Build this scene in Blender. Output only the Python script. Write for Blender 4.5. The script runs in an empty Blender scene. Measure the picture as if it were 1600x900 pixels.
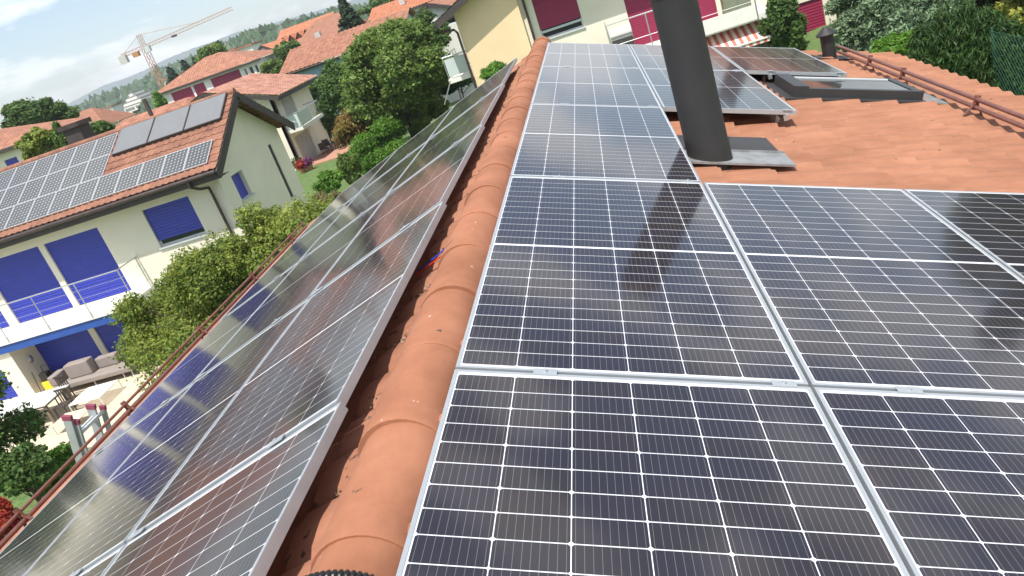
import bpy, math, random
import numpy as np
from mathutils import Vector, Matrix
R = math.radians
random.seed(7); rng = np.random.default_rng(7)
scene = bpy.context.scene
col = scene.collection
# ------------------------------------------------------------------ camera
CAM = Vector((0.88265, -1.98602, 0.99822))
M3 = [[0.947518, 0.075883, -0.310566], [-0.254867, -0.407171, -0.877072], [-0.193008, 0.910194, -0.366462]]
FPX = 1197.63
cd = bpy.data.cameras.new('camera'); cam = bpy.data.objects.new('camera', cd); col.objects.link(cam)
cd.sensor_width = 36; cd.lens = 36 * FPX / 1600; cd.clip_start = 0.05; cd.clip_end = 12000
rx, dn, fw = Vector(M3[0]), Vector(M3[1]), Vector(M3[2])
cam.matrix_world = Matrix(((rx.x, -dn.x, -fw.x, CAM.x), (rx.y, -dn.y, -fw.y, CAM.y), (rx.z, -dn.z, -fw.z, CAM.z), (0, 0, 0, 1)))
scene.camera = cam
# ------------------------------------------------------------------ world, sun, exposure
S = Vector((-0.06, -0.44, 1.0)).normalized()
w = bpy.data.worlds.new('World'); scene.world = w; w.use_nodes = True
nt = w.node_tree; nt.nodes.clear()
wo = nt.nodes.new('ShaderNodeOutputWorld'); bg = nt.nodes.new('ShaderNodeBackground')
sky = nt.nodes.new('ShaderNodeTexSky'); sky.sky_type = 'NISHITA'; sky.sun_disc = False
sky.sun_elevation = math.asin(S.z); sky.sun_rotation = math.atan2(S.x, S.y)
sky.altitude = 450; sky.air_density = 1.0; sky.dust_density = 1.6; sky.ozone_density = 1.0
tc = nt.nodes.new('ShaderNodeTexCoord'); mp = nt.nodes.new('ShaderNodeMapping'); mp.inputs['Scale'].default_value = (1.0, 1.0, 3.2)
mp.inputs['Location'].default_value = (2.3, 0.4, 0.2)
nz = nt.nodes.new('ShaderNodeTexNoise'); nz.inputs['Scale'].default_value = 4.6; nz.inputs['Detail'].default_value = 7; nz.inputs['Roughness'].default_value = 0.55
cr = nt.nodes.new('ShaderNodeValToRGB'); cr.color_ramp.elements[0].position = 0.475; cr.color_ramp.elements[1].position = 0.575
cr.color_ramp.elements[1].color = (0.8, 0.8, 0.8, 1); cr.color_ramp.elements[0].color = (0.0, 0.0, 0.0, 1)
mx = nt.nodes.new('ShaderNodeMix'); mx.data_type = 'RGBA'
mx.inputs['B'].default_value = (8.2, 8.2, 8.1, 1)
L = nt.links.new
L(tc.outputs['Generated'], mp.inputs['Vector']); L(mp.outputs['Vector'], nz.inputs['Vector']); L(nz.outputs['Fac'], cr.inputs['Fac'])
L(cr.outputs['Color'], mx.inputs['Factor']); L(sky.outputs['Color'], mx.inputs['A']); L(mx.outputs['Result'], bg.inputs['Color'])
bg.inputs['Strength'].default_value = 0.112
L(bg.outputs['Background'], wo.inputs['Surface'])
sd = bpy.data.lights.new('sun', 'SUN'); sd.energy = 3.9; sd.angle = R(0.55); sd.color = (1.0, 0.955, 0.88)
so = bpy.data.objects.new('sun', sd); col.objects.link(so); so.rotation_euler = S.to_track_quat('Z', 'Y').to_euler(); so.location = S * 60
scene.view_settings.view_transform = 'Standard'; scene.view_settings.look = 'None'
scene.view_settings.exposure = 0.68; scene.view_settings.gamma = 1.0
try:
    scene.cycles.volume_bounces = 0; scene.cycles.max_bounces = 7
except Exception: pass

# ------------------------------------------------------------------ helpers
def ray(px, py):
    d = rx * ((px - 800) / FPX) + dn * ((py - 450) / FPX) + fw
    return d.normalized()
def at(px, py, v, ax=1):            # point seen at (px,py) in the photograph on the plane axis=v
    d = ray(px, py); return CAM + d * ((v - CAM[ax]) / d[ax])
ORG = {}
def V3(p): return Vector((float(p[0]), float(p[1]), float(p[2])))
def tag(o, label=None, cat=None, group=None, kind=None):
    if label: o['label'] = label
    if cat: o['category'] = cat
    if group: o['group'] = group
    if kind: o['kind'] = kind
    return o
def empty(name, loc, label=None, cat=None, group=None, rot=None):
    o = bpy.data.objects.new(name, None); col.objects.link(o); o.location = V3(loc); o.empty_display_size = 0.2
    if rot: o.rotation_euler = rot
    ORG[o.name] = V3(loc); tag(o, label, cat, group); return o
class MB:
    def __init__(s): s.v = []; s.f = []; s.uv = {}
    def quad(s, a, b, c, d):
        n = len(s.v); s.v += [V3(a), V3(b), V3(c), V3(d)]; s.f.append((n, n+1, n+2, n+3)); return s
    def poly(s, pts):
        n = len(s.v); s.v += [V3(p) for p in pts]; s.f.append(tuple(range(n, n+len(pts)))); return s
    def box(s, x0, x1, y0, y1, z0, z1):
        n = len(s.v)
        s.v += [Vector((x, y, z)) for z in (z0, z1) for x, y in ((x0, y0), (x1, y0), (x1, y1), (x0, y1))]
        s.f += [(n+3, n+2, n+1, n), (n+4, n+5, n+6, n+7), (n, n+1, n+5, n+4), (n+1, n+2, n+6, n+5), (n+2, n+3, n+7, n+6), (n+3, n, n+4, n+7)]
        return s
    def bar(s, a, b, wd, ht, up=(0, 0, 1)):
        a, b = V3(a), V3(b); d = (b-a).normalized(); u = V3(up)
        if abs(d.dot(u)) > 0.98: u = Vector((1, 0, 0))
        r = d.cross(u).normalized(); u = r.cross(d).normalized(); n = len(s.v)
        for p in (a, b): s.v += [p - r*wd/2 - u*ht/2, p + r*wd/2 - u*ht/2, p + r*wd/2 + u*ht/2, p - r*wd/2 + u*ht/2]
        s.f += [(n+3, n+2, n+1, n), (n+4, n+5, n+6, n+7), (n, n+1, n+5, n+4), (n+1, n+2, n+6, n+5), (n+2, n+3, n+7, n+6), (n+3, n, n+4, n+7)]
        return s
    def tube(s, pts, rad, k=10, caps=True):
        pts = [V3(p) for p in pts]; rads = rad if isinstance(rad, (list, tuple)) else [rad]*len(pts)
        n0 = len(s.v); prev = None
        for i, p in enumerate(pts):
            d = (pts[min(i+1, len(pts)-1)] - pts[max(i-1, 0)]).normalized()
            if prev is None:
                u = Vector((0, 0, 1)) if abs(d.z) < 0.9 else Vector((1, 0, 0)); r = d.cross(u).normalized()
            else: r = (prev - d*prev.dot(d)).normalized()
            prev = r; u = d.cross(r)
            for j in range(k):
                a = 2*math.pi*j/k; s.v.append(p + (r*math.cos(a) + u*math.sin(a))*rads[i])
        for i in range(len(pts)-1):
            for j in range(k):
                s.f.append((n0+i*k+j, n0+i*k+(j+1) % k, n0+(i+1)*k+(j+1) % k, n0+(i+1)*k+j))
        if caps:
            s.f.append(tuple(n0+j for j in range(k))[::-1]); s.f.append(tuple(n0+(len(pts)-1)*k+j for j in range(k)))
        return s
    def build(s, name, m, parent=None, smooth=False, angle=35, loc=None):
        o = org(parent) if parent is not None else (V3(loc) if loc is not None else Vector((0, 0, 0)))
        me = bpy.data.meshes.new(name); me.from_pydata([tuple(v - o) for v in s.v], [], s.f); me.validate()
        me.materials.append(m)
        if smooth:
            me.polygons.foreach_set('use_smooth', [True]*len(me.polygons)); me.set_sharp_from_angle(angle=R(angle))
        ob = bpy.data.objects.new(name, me); col.objects.link(ob)
        if parent is not None: ob.parent = parent
        else: ob.location = o
        ORG[ob.name] = o
        return ob
def org(o): return ORG[o.name]

def mat(name, c, rough=0.7, metal=0.0, var=0.12, nscale=3.0, bump=0.0, bscale=40.0, spec=0.5, c2=None, trans=0.0, island=0.0):
    m = bpy.data.materials.new(name); m.use_nodes = True; n = m.node_tree.nodes; l = m.node_tree.links.new
    b = n['Principled BSDF']; b.inputs['Roughness'].default_value = rough; b.inputs['Metallic'].default_value = metal
    b.inputs['Specular IOR Level'].default_value = spec
    t = n.new('ShaderNodeTexCoord'); z = n.new('ShaderNodeTexNoise'); z.inputs['Scale'].default_value = nscale; z.inputs['Detail'].default_value = 6
    z.inputs['Roughness'].default_value = 0.65
    l(t.outputs['Object'], z.inputs['Vector'])
    r = n.new('ShaderNodeValToRGB'); r.color_ramp.elements[0].position = 0.32; r.color_ramp.elements[1].position = 0.68
    ca = [max(0, x*(1-var)) for x in c]; cb = [min(1, x*(1+var)) for x in (c2 or c)]
    r.color_ramp.elements[0].color = (*ca, 1); r.color_ramp.elements[1].color = (*cb, 1)
    l(z.outputs['Fac'], r.inputs['Fac']); out = r.outputs['Color']
    if island > 0:
        g = n.new('ShaderNodeNewGeometry'); h = n.new('ShaderNodeHueSaturation')
        mr = n.new('ShaderNodeMapRange'); mr.inputs['To Min'].default_value = 1-island; mr.inputs['To Max'].default_value = 1+island
        l(g.outputs['Random Per Island'], mr.inputs['Value']); l(mr.outputs['Result'], h.inputs['Value'])
        l(out, h.inputs['Color']); out = h.outputs['Color']
        m5 = n.new('ShaderNodeMath'); m5.operation = 'MULTIPLY'; m5.inputs[1].default_value = 37.7; l(g.outputs['Random Per Island'], m5.inputs[0]); m6 = n.new('ShaderNodeMath'); m6.operation = 'FRACT'; l(m5.outputs[0], m6.inputs[0])
        m7 = n.new('ShaderNodeMapRange'); m7.inputs['To Min'].default_value = .472; m7.inputs['To Max'].default_value = .522; l(m6.outputs[0], m7.inputs['Value']); l(m7.outputs['Result'], h.inputs['Hue'])
    l(out, b.inputs['Base Color'])
    if bump > 0:
        z2 = n.new('ShaderNodeTexNoise'); z2.inputs['Scale'].default_value = bscale; z2.inputs['Detail'].default_value = 4
        l(t.outputs['Object'], z2.inputs['Vector']); bp = n.new('ShaderNodeBump'); bp.inputs['Strength'].default_value = bump; bp.inputs['Distance'].default_value = 0.02
        l(z2.outputs['Fac'], bp.inputs['Height']); l(bp.outputs['Normal'], b.inputs['Normal'])
    if trans > 0:
        tr = n.new('ShaderNodeBsdfTranslucent'); ms = n.new('ShaderNodeMixShader'); ms.inputs['Fac'].default_value = trans
        l(out, tr.inputs['Color']); l(b.outputs['BSDF'], ms.inputs[1]); l(tr.outputs['BSDF'], ms.inputs[2])
        l(ms.outputs['Shader'], n['Material Output'].inputs['Surface'])
    return m
def glassy(name, c, rough=0.08, c2=None, island=0.0):
    m = mat(name, c, rough=rough, var=0.05, spec=0.5, c2=c2, island=island); return m

M = {}
def tile_mat(name, c, c2, speck=0.0, lichen=0.0, st=(1.2, 9, 9)):
    m = mat(name, c, rough=0.85, var=0.10, nscale=1.7, bump=0.05, bscale=70, c2=c2, spec=0.25)
    n = m.node_tree.nodes; l = m.node_tree.links.new; b = n['Principled BSDF']
    src = b.inputs['Base Color'].links[0].from_socket
    t = n.new('ShaderNodeTexCoord'); mpn = n.new('ShaderNodeMapping'); mpn.inputs['Scale'].default_value = st
    z = n.new('ShaderNodeTexNoise'); z.inputs['Scale'].default_value = 2.0; z.inputs['Detail'].default_value = 8; z.inputs['Roughness'].default_value = 0.7
    l(t.outputs['Object'], mpn.inputs['Vector']); l(mpn.outputs['Vector'], z.inputs['Vector'])
    r = n.new('ShaderNodeValToRGB'); r.color_ramp.elements[0].position = 0.30; r.color_ramp.elements[0].color = (0.86, 0.82, 0.79, 1)
    r.color_ramp.elements[1].position = 0.62; r.color_ramp.elements[1].color = (1.05, 1.04, 1.03, 1)
    l(z.outputs['Fac'], r.inputs['Fac'])
    mm = n.new('ShaderNodeMix'); mm.data_type = 'RGBA'; mm.blend_type = 'MULTIPLY'; mm.inputs['Factor'].default_value = 1
    l(src, mm.inputs['A']); l(r.outputs['Color'], mm.inputs['B']); out = mm.outputs['Result']
    for amt, sc, cc, pos in ((speck, 16, (0.62, 0.55, 0.48, 1), 0.80), (lichen, 9, (0.06, 0.05, 0.035, 1), 0.70)):
        if amt > 0:
            z3 = n.new('ShaderNodeTexNoise'); z3.inputs['Scale'].default_value = sc; z3.inputs['Detail'].default_value = 3; z3.inputs['Roughness'].default_value = 0.8
            l(t.outputs['Object'], z3.inputs['Vector']); r3 = n.new('ShaderNodeValToRGB')
            r3.color_ramp.elements[0].position = pos - amt*0.1; r3.color_ramp.elements[1].position = pos - amt*0.1 + 0.03
            l(z3.outputs['Fac'], r3.inputs['Fac']); m3 = n.new('ShaderNodeMix'); m3.data_type = 'RGBA'
            l(r3.outputs['Color'], m3.inputs['Factor']); l(out, m3.inputs['A']); m3.inputs['B'].default_value = cc; out = m3.outputs['Result']
    l(out, b.inputs['Base Color'])
    return m
M['tile'] = tile_mat('clay_roof_tile', (0.295, 0.134, 0.078), (0.345, 0.163, 0.098), speck=0.8, lichen=0.1)
M['tile_old'] = tile_mat('lichened_clay_tile', (0.29, 0.13, 0.08), (0.35, 0.165, 0.105), speck=1.0, lichen=0.7)
M['ridge'] = tile_mat('ridge_clay', (0.285, 0.120, 0.066), (0.345, 0.152, 0.088), speck=0.9, lichen=0.25, st=(3, 2.2, 3))
M['tile_far'] = tile_mat('neighbour_tile', (0.27, 0.125, 0.08), (0.40, 0.20, 0.135), lichen=0.8)
M['tile_dull'] = tile_mat('dull_red_tile', (0.20, 0.095, 0.068), (0.30, 0.15, 0.10), lichen=0.9)
def rolled(name, c, c2):
    m = tile_mat(name, c, c2, lichen=.7); n = m.node_tree.nodes; l = m.node_tree.links.new; b = n['Principled BSDF']
    src = b.inputs['Base Color'].links[0].from_socket; t = n.new('ShaderNodeTexCoord')
    def wv(d, sc):
        q = n.new('ShaderNodeTexWave'); q.wave_type = 'BANDS'; q.bands_direction = d; q.inputs['Scale'].default_value = sc; q.inputs['Distortion'].default_value = .15
        l(t.outputs['Object'], q.inputs['Vector']); return q.outputs['Fac']
    mu = n.new('ShaderNodeMath'); mu.operation = 'MULTIPLY'; l(wv('X', .8), mu.inputs[0]); l(wv('Y', .8), mu.inputs[1])
    rr_ = n.new('ShaderNodeValToRGB'); rr_.color_ramp.elements[0].color = (.72, .68, .66, 1); rr_.color_ramp.elements[1].position = .4
    l(mu.outputs[0], rr_.inputs['Fac']); mm = n.new('ShaderNodeMix'); mm.data_type = 'RGBA'; mm.blend_type = 'MULTIPLY'; mm.inputs['Factor'].default_value = 1
    l(src, mm.inputs['A']); l(rr_.outputs['Color'], mm.inputs['B']); l(mm.outputs['Result'], b.inputs['Base Color'])
    bp = n.new('ShaderNodeBump'); bp.inputs['Distance'].default_value = .05; l(mu.outputs[0], bp.inputs['Height']); l(bp.outputs['Normal'], b.inputs['Normal']); return m
M['tile_roll'] = rolled('rolled_clay_tile', (0.30, 0.14, 0.09), (0.44, 0.22, 0.15))
M['tile_bright'] = tile_mat('bright_orange_tile', (0.40, 0.16, 0.09), (0.47, 0.21, 0.125))
M['tile_brown'] = tile_mat('brown_tile', (0.25, 0.12, 0.08), (0.30, 0.15, 0.10))
M['cream'] = mat('cream_render', (0.79, 0.735, 0.60), rough=0.9, var=0.045, nscale=0.8, bump=0.15, bscale=60)
M['yellow'] = mat('yellow_render', (0.80, 0.62, 0.38), rough=0.9, var=0.05, nscale=0.8, bump=0.15, bscale=60)
M['white'] = mat('white_render', (0.72, 0.71, 0.67), rough=0.9, var=0.05, nscale=0.8, bump=0.1)
M['bluewall'] = mat('pale_blue_render', (0.25, 0.38, 0.47), rough=0.9, var=0.05)
M['fascia'] = mat('dark_brown_wood', (0.055, 0.045, 0.042), rough=0.7, var=0.2)
M['gutter'] = mat('copper_gutter', (0.07, 0.05, 0.045), rough=0.45, metal=0.3, var=0.3)
M['blue'] = mat('blue_blind_slats', (0.032, 0.045, 0.36), rough=0.45, var=0.06)
M['bluefascia'] = mat('blue_awning_box', (0.02, 0.08, 0.34), rough=0.5, var=0.08)
M['red'] = mat('dark_red_blind_slats', (0.26, 0.012, 0.055), rough=0.5, var=0.06)
M['frame'] = mat('pale_window_frame', (0.55, 0.58, 0.58), rough=0.5, var=0.04)
M['glass'] = glassy('window_glass', (0.02, 0.025, 0.028), 0.03)
M['railglass'] = glassy('pale_rail_glass', (0.55, 0.62, 0.60), 0.1)
M['slab'] = mat('balcony_slab_white', (0.78, 0.77, 0.70), rough=0.8, var=0.06)
M['steel'] = mat('brushed_steel', (0.55, 0.56, 0.56), rough=0.35, metal=0.8, var=0.05)
M['alu'] = mat('anodised_aluminium', (0.70, 0.72, 0.74), rough=0.38, metal=0.55, var=0.05, nscale=8)
M['alu_side'] = mat('aluminium_frame', (0.46, 0.49, 0.51), rough=0.40, metal=0.5, var=0.06, nscale=14, bump=0.04, bscale=200)
M['flue'] = mat('black_coated_steel', (0.026, 0.0255, 0.026), rough=0.55, metal=0.0, var=0.12, nscale=5, spec=0.45)
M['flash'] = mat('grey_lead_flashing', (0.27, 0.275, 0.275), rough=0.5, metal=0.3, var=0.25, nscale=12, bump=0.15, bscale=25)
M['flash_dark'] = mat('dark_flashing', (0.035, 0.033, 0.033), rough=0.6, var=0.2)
M['snow'] = mat('brown_painted_tube', (0.20, 0.085, 0.065), rough=0.4, var=0.2, nscale=9, metal=0.2)
M['skyframe'] = mat('dark_grey_window_cladding', (0.045, 0.048, 0.05), rough=0.45, metal=0.3, var=0.1)
M['cable'] = mat('black_plastic', (0.012, 0.012, 0.012), rough=0.4)
M['redp'] = mat('red_plastic', (0.6, 0.02, 0.02), rough=0.4)
M['bluep'] = mat('blue_plastic', (0.02, 0.05, 0.5), rough=0.4)
M['backsheet'] = glassy('white_backsheet_under_glass', (0.66, 0.67, 0.70), 0.07)
M['terrace'] = mat('pale_stone_paving', (0.62, 0.53, 0.40), rough=0.85, var=0.08, nscale=1.5, bump=0.1)
def streaked(m):
    n = m.node_tree.nodes; l = m.node_tree.links.new; b = n['Principled BSDF']; src = b.inputs['Base Color'].links[0].from_socket
    t = n.new('ShaderNodeTexCoord'); q = n.new('ShaderNodeMapping'); q.inputs['Scale'].default_value = (3.0, 3.0, .22); z = n.new('ShaderNodeTexNoise'); z.inputs['Scale'].default_value = 1.0; z.inputs['Detail'].default_value = 7
    l(t.outputs['Object'], q.inputs['Vector']); l(q.outputs['Vector'], z.inputs['Vector']); c = n.new('ShaderNodeValToRGB'); c.color_ramp.elements[0].position = .35; c.color_ramp.elements[0].color = (.84, .82, .79, 1); c.color_ramp.elements[1].position = .6
    l(z.outputs['Fac'], c.inputs['Fac']); mm = n.new('ShaderNodeMix'); mm.data_type = 'RGBA'; mm.blend_type = 'MULTIPLY'; mm.inputs['Factor'].default_value = .8
    l(src, mm.inputs['A']); l(c.outputs['Color'], mm.inputs['B']); l(mm.outputs['Result'], b.inputs['Base Color'])
streaked(M['flue'])
def jointed(m, sx, sy):
    n = m.node_tree.nodes; l = m.node_tree.links.new; b = n['Principled BSDF']; src = b.inputs['Base Color'].links[0].from_socket
    t = n.new('ShaderNodeTexCoord'); q = n.new('ShaderNodeTexBrick'); q.offset = 0.0; q.inputs['Scale'].default_value = 1.0; q.inputs['Mortar Size'].default_value = .008
    q.inputs['Brick Width'].default_value = sx; q.inputs['Row Height'].default_value = sy; q.inputs['Color1'].default_value = (1, 1, 1, 1); q.inputs['Color2'].default_value = (.92, .91, .89, 1); q.inputs['Mortar'].default_value = (.6, .57, .52, 1)
    l(t.outputs['Object'], q.inputs['Vector']); mm = n.new('ShaderNodeMix'); mm.data_type = 'RGBA'; mm.blend_type = 'MULTIPLY'; mm.inputs['Factor'].default_value = 1
    l(src, mm.inputs['A']); l(q.outputs['Color'], mm.inputs['B']); l(mm.outputs['Result'], b.inputs['Base Color'])
jointed(M['terrace'], .6, .6)
M['brick'] = mat('terracotta_paving', (0.42, 0.22, 0.15), rough=0.85, var=0.1)
M['cushion'] = mat('taupe_cushion', (0.27, 0.23, 0.21), rough=0.95, var=0.08, bump=0.2)
M['wood'] = mat('weathered_wood', (0.19, 0.15, 0.11), rough=0.8, var=0.2)
M['darkwood'] = mat('dark_wood', (0.06, 0.045, 0.04), rough=0.7, var=0.2)
M['whiteglass'] = glassy('white_glass_top', (0.66, 0.70, 0.66), 0.1)
M['yplast'] = mat('yellow_plastic', (0.75, 0.58, 0.03), rough=0.4)
M['grey'] = mat('grey_fibre_cement', (0.20, 0.195, 0.17), rough=0.8)
M['dgrey'] = mat('dark_grey_fabric', (0.05, 0.05, 0.05), rough=0.8)
M['pinkcap'] = mat('magenta_plastic_cap', (0.25, 0.05, 0.09), rough=0.5)
M['collector'] = glassy('thermal_collector_glass', (0.17, 0.175, 0.18), 0.3)
M['crane'] = mat('crane_yellow_paint', (0.44, 0.17, 0.045), rough=0.5, var=0.1)
M['concrete'] = mat('pale_concrete', (0.50, 0.48, 0.45), rough=0.9, var=0.1)
M['bark'] = mat('bark', (0.09, 0.065, 0.045), rough=0.95, var=0.3, nscale=9, bump=0.5)
M['lawn'] = mat('mown_grass', (0.075, 0.13, 0.032), rough=0.95, var=0.25, nscale=5, c2=(0.10, 0.16, 0.045))
M['awnred'] = mat('awning_red_stripe', (0.55, 0.16, 0.12), rough=0.9); M['awnwhite'] = mat('awning_white_cloth', (0.78, 0.74, 0.68), rough=0.9)
M['olive'] = mat('olive_grey_paint', (0.20, 0.22, 0.15), rough=0.6)
M['orangewood'] = mat('orange_wood_frame', (0.45, 0.20, 0.06), rough=0.6)
M['fencegreen'] = mat('green_coated_wire', (0.03, 0.10, 0.06), rough=0.5)
M['pot'] = mat('terracotta_pot', (0.36, 0.15, 0.09), rough=0.8)
def leafm(name, c, c2, isl=0.5, trans=0.48): return mat(name, c, rough=0.55, var=0.15, nscale=0.7, c2=c2, trans=trans, island=isl, spec=0.35)
M['leaf'] = leafm('fresh_leaf', (0.13, 0.22, 0.042), (0.19, 0.28, 0.065))
M['leaf_maple'] = leafm('yellow_green_leaf', (0.14, 0.22, 0.035), (0.25, 0.30, 0.055))
M['leaf_mid'] = leafm('mid_green_leaf', (0.075, 0.15, 0.035), (0.12, 0.20, 0.05))
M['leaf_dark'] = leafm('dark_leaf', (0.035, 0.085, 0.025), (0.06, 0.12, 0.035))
M['leaf_con'] = leafm('conifer_needles', (0.018, 0.040, 0.020), (0.030, 0.060, 0.025), trans=0.1)
M['leaf_jun'] = leafm('blue_green_needles', (0.10, 0.17, 0.085), (0.16, 0.23, 0.12), trans=0.15)
M['leaf_thuja'] = leafm('thuja_green', (0.022, 0.062, 0.012), (0.05, 0.105, 0.02), trans=0.2)
M['leaf_orange'] = leafm('orange_brown_leaf', (0.30, 0.15, 0.045), (0.22, 0.19, 0.05))
M['leaf_yel'] = leafm('yellow_leaf', (0.30, 0.32, 0.05), (0.38, 0.38, 0.07))
M['leaf_hedge'] = leafm('bright_hedge_leaf', (0.09, 0.22, 0.02), (0.15, 0.30, 0.04))
M['leaf_tan'] = leafm('dry_grass_blades', (0.30, 0.24, 0.12), (0.22, 0.24, 0.09))
M['leaf_red'] = leafm('red_flowers', (0.40, 0.04, 0.025), (0.45, 0.09, 0.03))
M['forest'] = leafm('far_forest', (0.025, 0.06, 0.022), (0.045, 0.085, 0.03), isl=0.3, trans=0.0)
M['purple'] = leafm('purple_flowers', (0.22, 0.05, 0.20), (0.30, 0.10, 0.25))

# silicon cell material: fine silver busbars along the panel, tint differs from cell to cell
def cell_material():
    m = bpy.data.materials.new('silicon_cells_under_glass'); m.use_nodes = True; n = m.node_tree.nodes; l = m.node_tree.links.new
    b = n['Principled BSDF']; b.inputs['Roughness'].default_value = 0.085; b.inputs['Specular IOR Level'].default_value = 0.5
    g = n.new('ShaderNodeNewGeometry'); r = n.new('ShaderNodeValToRGB'); e = r.color_ramp.elements
    e[0].position = 0.0; e[0].color = (0.019, 0.0175, 0.026, 1); e[1].position = 1.0; e[1].color = (0.022, 0.017, 0.021, 1)
    k = r.color_ramp.elements.new(0.35); k.color = (0.020, 0.018, 0.027, 1)
    k = r.color_ramp.elements.new(0.7); k.color = (0.020, 0.018, 0.022, 1)
    l(g.outputs['Random Per Island'], r.inputs['Fac'])
    t = n.new('ShaderNodeTexCoord'); s = n.new('ShaderNodeSeparateXYZ'); l(t.outputs['Object'], s.inputs['Vector'])
    def mth(op, a, bb=None):
        q = n.new('ShaderNodeMath'); q.operation = op
        for i, vv in enumerate((a, bb)):
            if vv is None: continue
            if isinstance(vv, (int, float)): q.inputs[i].default_value = vv
            else: l(vv, q.inputs[i])
        return q.outputs[0]
    u = mth('DIVIDE', mth('SUBTRACT', s.outputs['X'], 0.0145), 0.1682/9)
    fr = mth('ABSOLUTE', mth('SUBTRACT', mth('FRACT', u), 0.5)); line = mth('LESS_THAN', fr, 0.03)
    mm = n.new('ShaderNodeMix'); mm.data_type = 'RGBA'; mm.inputs['B'].default_value = (0.42, 0.42, 0.46, 1)
    l(mth('MULTIPLY', line, 0.27), mm.inputs['Factor']); l(r.outputs['Color'], mm.inputs['A'])
    # thin dust film
    nz = n.new('ShaderNodeTexNoise'); nz.inputs['Scale'].default_value = 2.2; nz.inputs['Detail'].default_value = 5; l(t.outputs['Object'], nz.inputs['Vector'])
    m2 = n.new('ShaderNodeMix'); m2.data_type = 'RGBA'; m2.inputs['B'].default_value = (0.20, 0.19, 0.18, 1)
    l(mth('MULTIPLY', nz.outputs['Fac'], 0.07), m2.inputs['Factor']); l(mm.outputs['Result'], m2.inputs['A'])
    l(m2.outputs['Result'], b.inputs['Base Color'])
    return m
M['cell'] = cell_material()
M['cell_old'] = glassy('grey_cells', (0.075, 0.079, 0.083), 0.15)
M['backsheet_old'] = glassy('aged_backsheet', (0.40, 0.41, 0.41), 0.12)

# ------------------------------------------------------------------ generic builders
def tile_sheet(o, e, s, we, ls, tw=0.24, course=0.35, amp=0.025, step=0.030, ne=6, stag=0.0, seed=1, wob=0.003, groove=0.0):
    """tiled roof surface: o = upper corner, e = unit along eave, s = unit down the slope"""
    o, e, s = V3(o), V3(e).normalized(), V3(s).normalized(); n = e.cross(s).normalized()
    if n.z < 0: n = -n
    rr = random.Random(seed); mb = MB(); ntile = max(1, int(round(we/tw))); tw = we/ntile; nc = max(1, int(round(ls/course))); course = ls/nc
    prof = []
    for i in range(ntile*ne+1):
        ph = (i % ne)/ne; prof.append(amp*(0.5+0.5*math.cos(2*math.pi*(ph-(.5 if groove else 0))))**1.6 - (groove if groove and i % ne == 0 else 0))
    for c in range(nc):
        rows = [(0.0, -0.004), (0.5, step*0.5), (1.0, step)]
        base = len(mb.v); jit = [rr.uniform(-wob, wob) for _ in range(ntile+1)]; slip = [rr.uniform(-0.004, 0.004) for _ in range(ntile+1)]
        for (f, h) in rows + [(1.0, -0.006)]:
            for i in range(ntile*ne+1):
                ti = min(i//ne, ntile-1)
                d = c*course + f*course + (slip[ti] if f == 1.0 else 0)
                mb.v.append(o + e*(i*tw/ne) + s*d + n*(prof[i] + h + jit[ti]*(1 if h >= 0 else 0)))
        W_ = ntile*ne+1
        for r_ in range(3):
            for i in range(W_-1):
                a = base + r_*W_ + i; mb.f.append((a, a+1, a+1+W_, a+W_))
    return mb
def wall(mb, x0, x1, z0, z1, y, th, holes=(), axis='y'):
    """wall with openings; front face at y, thickness th away from it (sign of th)"""
    xs = sorted({x0, x1, *[h[0] for h in holes], *[h[1] for h in holes]}); zs = sorted({z0, z1, *[h[2] for h in holes], *[h[3] for h in holes]})
    xs = [x for x in xs if x0 <= x <= x1]; zs = [z for z in zs if z0 <= z <= z1]
    P = (lambda x, yy, z: (x, yy, z)) if axis == 'y' else (lambda x, yy, z: (yy, x, z))
    solid = {}
    for i in range(len(xs)-1):
        for j in range(len(zs)-1):
            cx, cz = (xs[i]+xs[i+1])/2, (zs[j]+zs[j+1])/2
            solid[i, j] = not any(h[0] < cx < h[1] and h[2] < cz < h[3] for h in holes)
    for (i, j), sld in solid.items():
        if not sld: continue
        a, b, c, d = xs[i], xs[i+1], zs[j], zs[j+1]
        mb.quad(P(a, y, c), P(b, y, c), P(b, y, d), P(a, y, d)); mb.quad(P(a, y+th, d), P(b, y+th, d), P(b, y+th, c), P(a, y+th, c))
        for di, dj, q in ((-1, 0, ((a, c), (a, d))), (1, 0, ((b, c), (b, d))), (0, -1, ((a, c), (b, c))), (0, 1, ((a, d), (b, d)))):
            if not solid.get((i+di, j+dj), False):
                (p, r), (p2, r2) = q; mb.quad(P(p, y, r), P(p2, y, r2), P(p2, y+th, r2), P(p, y+th, r))
    return mb
def slats(x0, x1, z0, z1, y, pitch=0.075, axis='y', sgn=-1):
    mb = MB(); n = max(2, int(round((z1-z0)/pitch))); p = (z1-z0)/n
    P = (lambda x, yy, z: (x, yy, z)) if axis == 'y' else (lambda x, yy, z: (yy, x, z))
    for i in range(n):
        a = z0+i*p
        mb.quad(P(x0, y+sgn*0.022, a), P(x1, y+sgn*0.022, a), P(x1, y+sgn*0.004, a+p*0.86), P(x0, y+sgn*0.004, a+p*0.86))
        mb.quad(P(x0, y+sgn*0.004, a+p*0.86), P(x1, y+sgn*0.004, a+p*0.86), P(x1, y+sgn*0.022, a+p), P(x0, y+sgn*0.022, a+p))
    return mb
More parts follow.
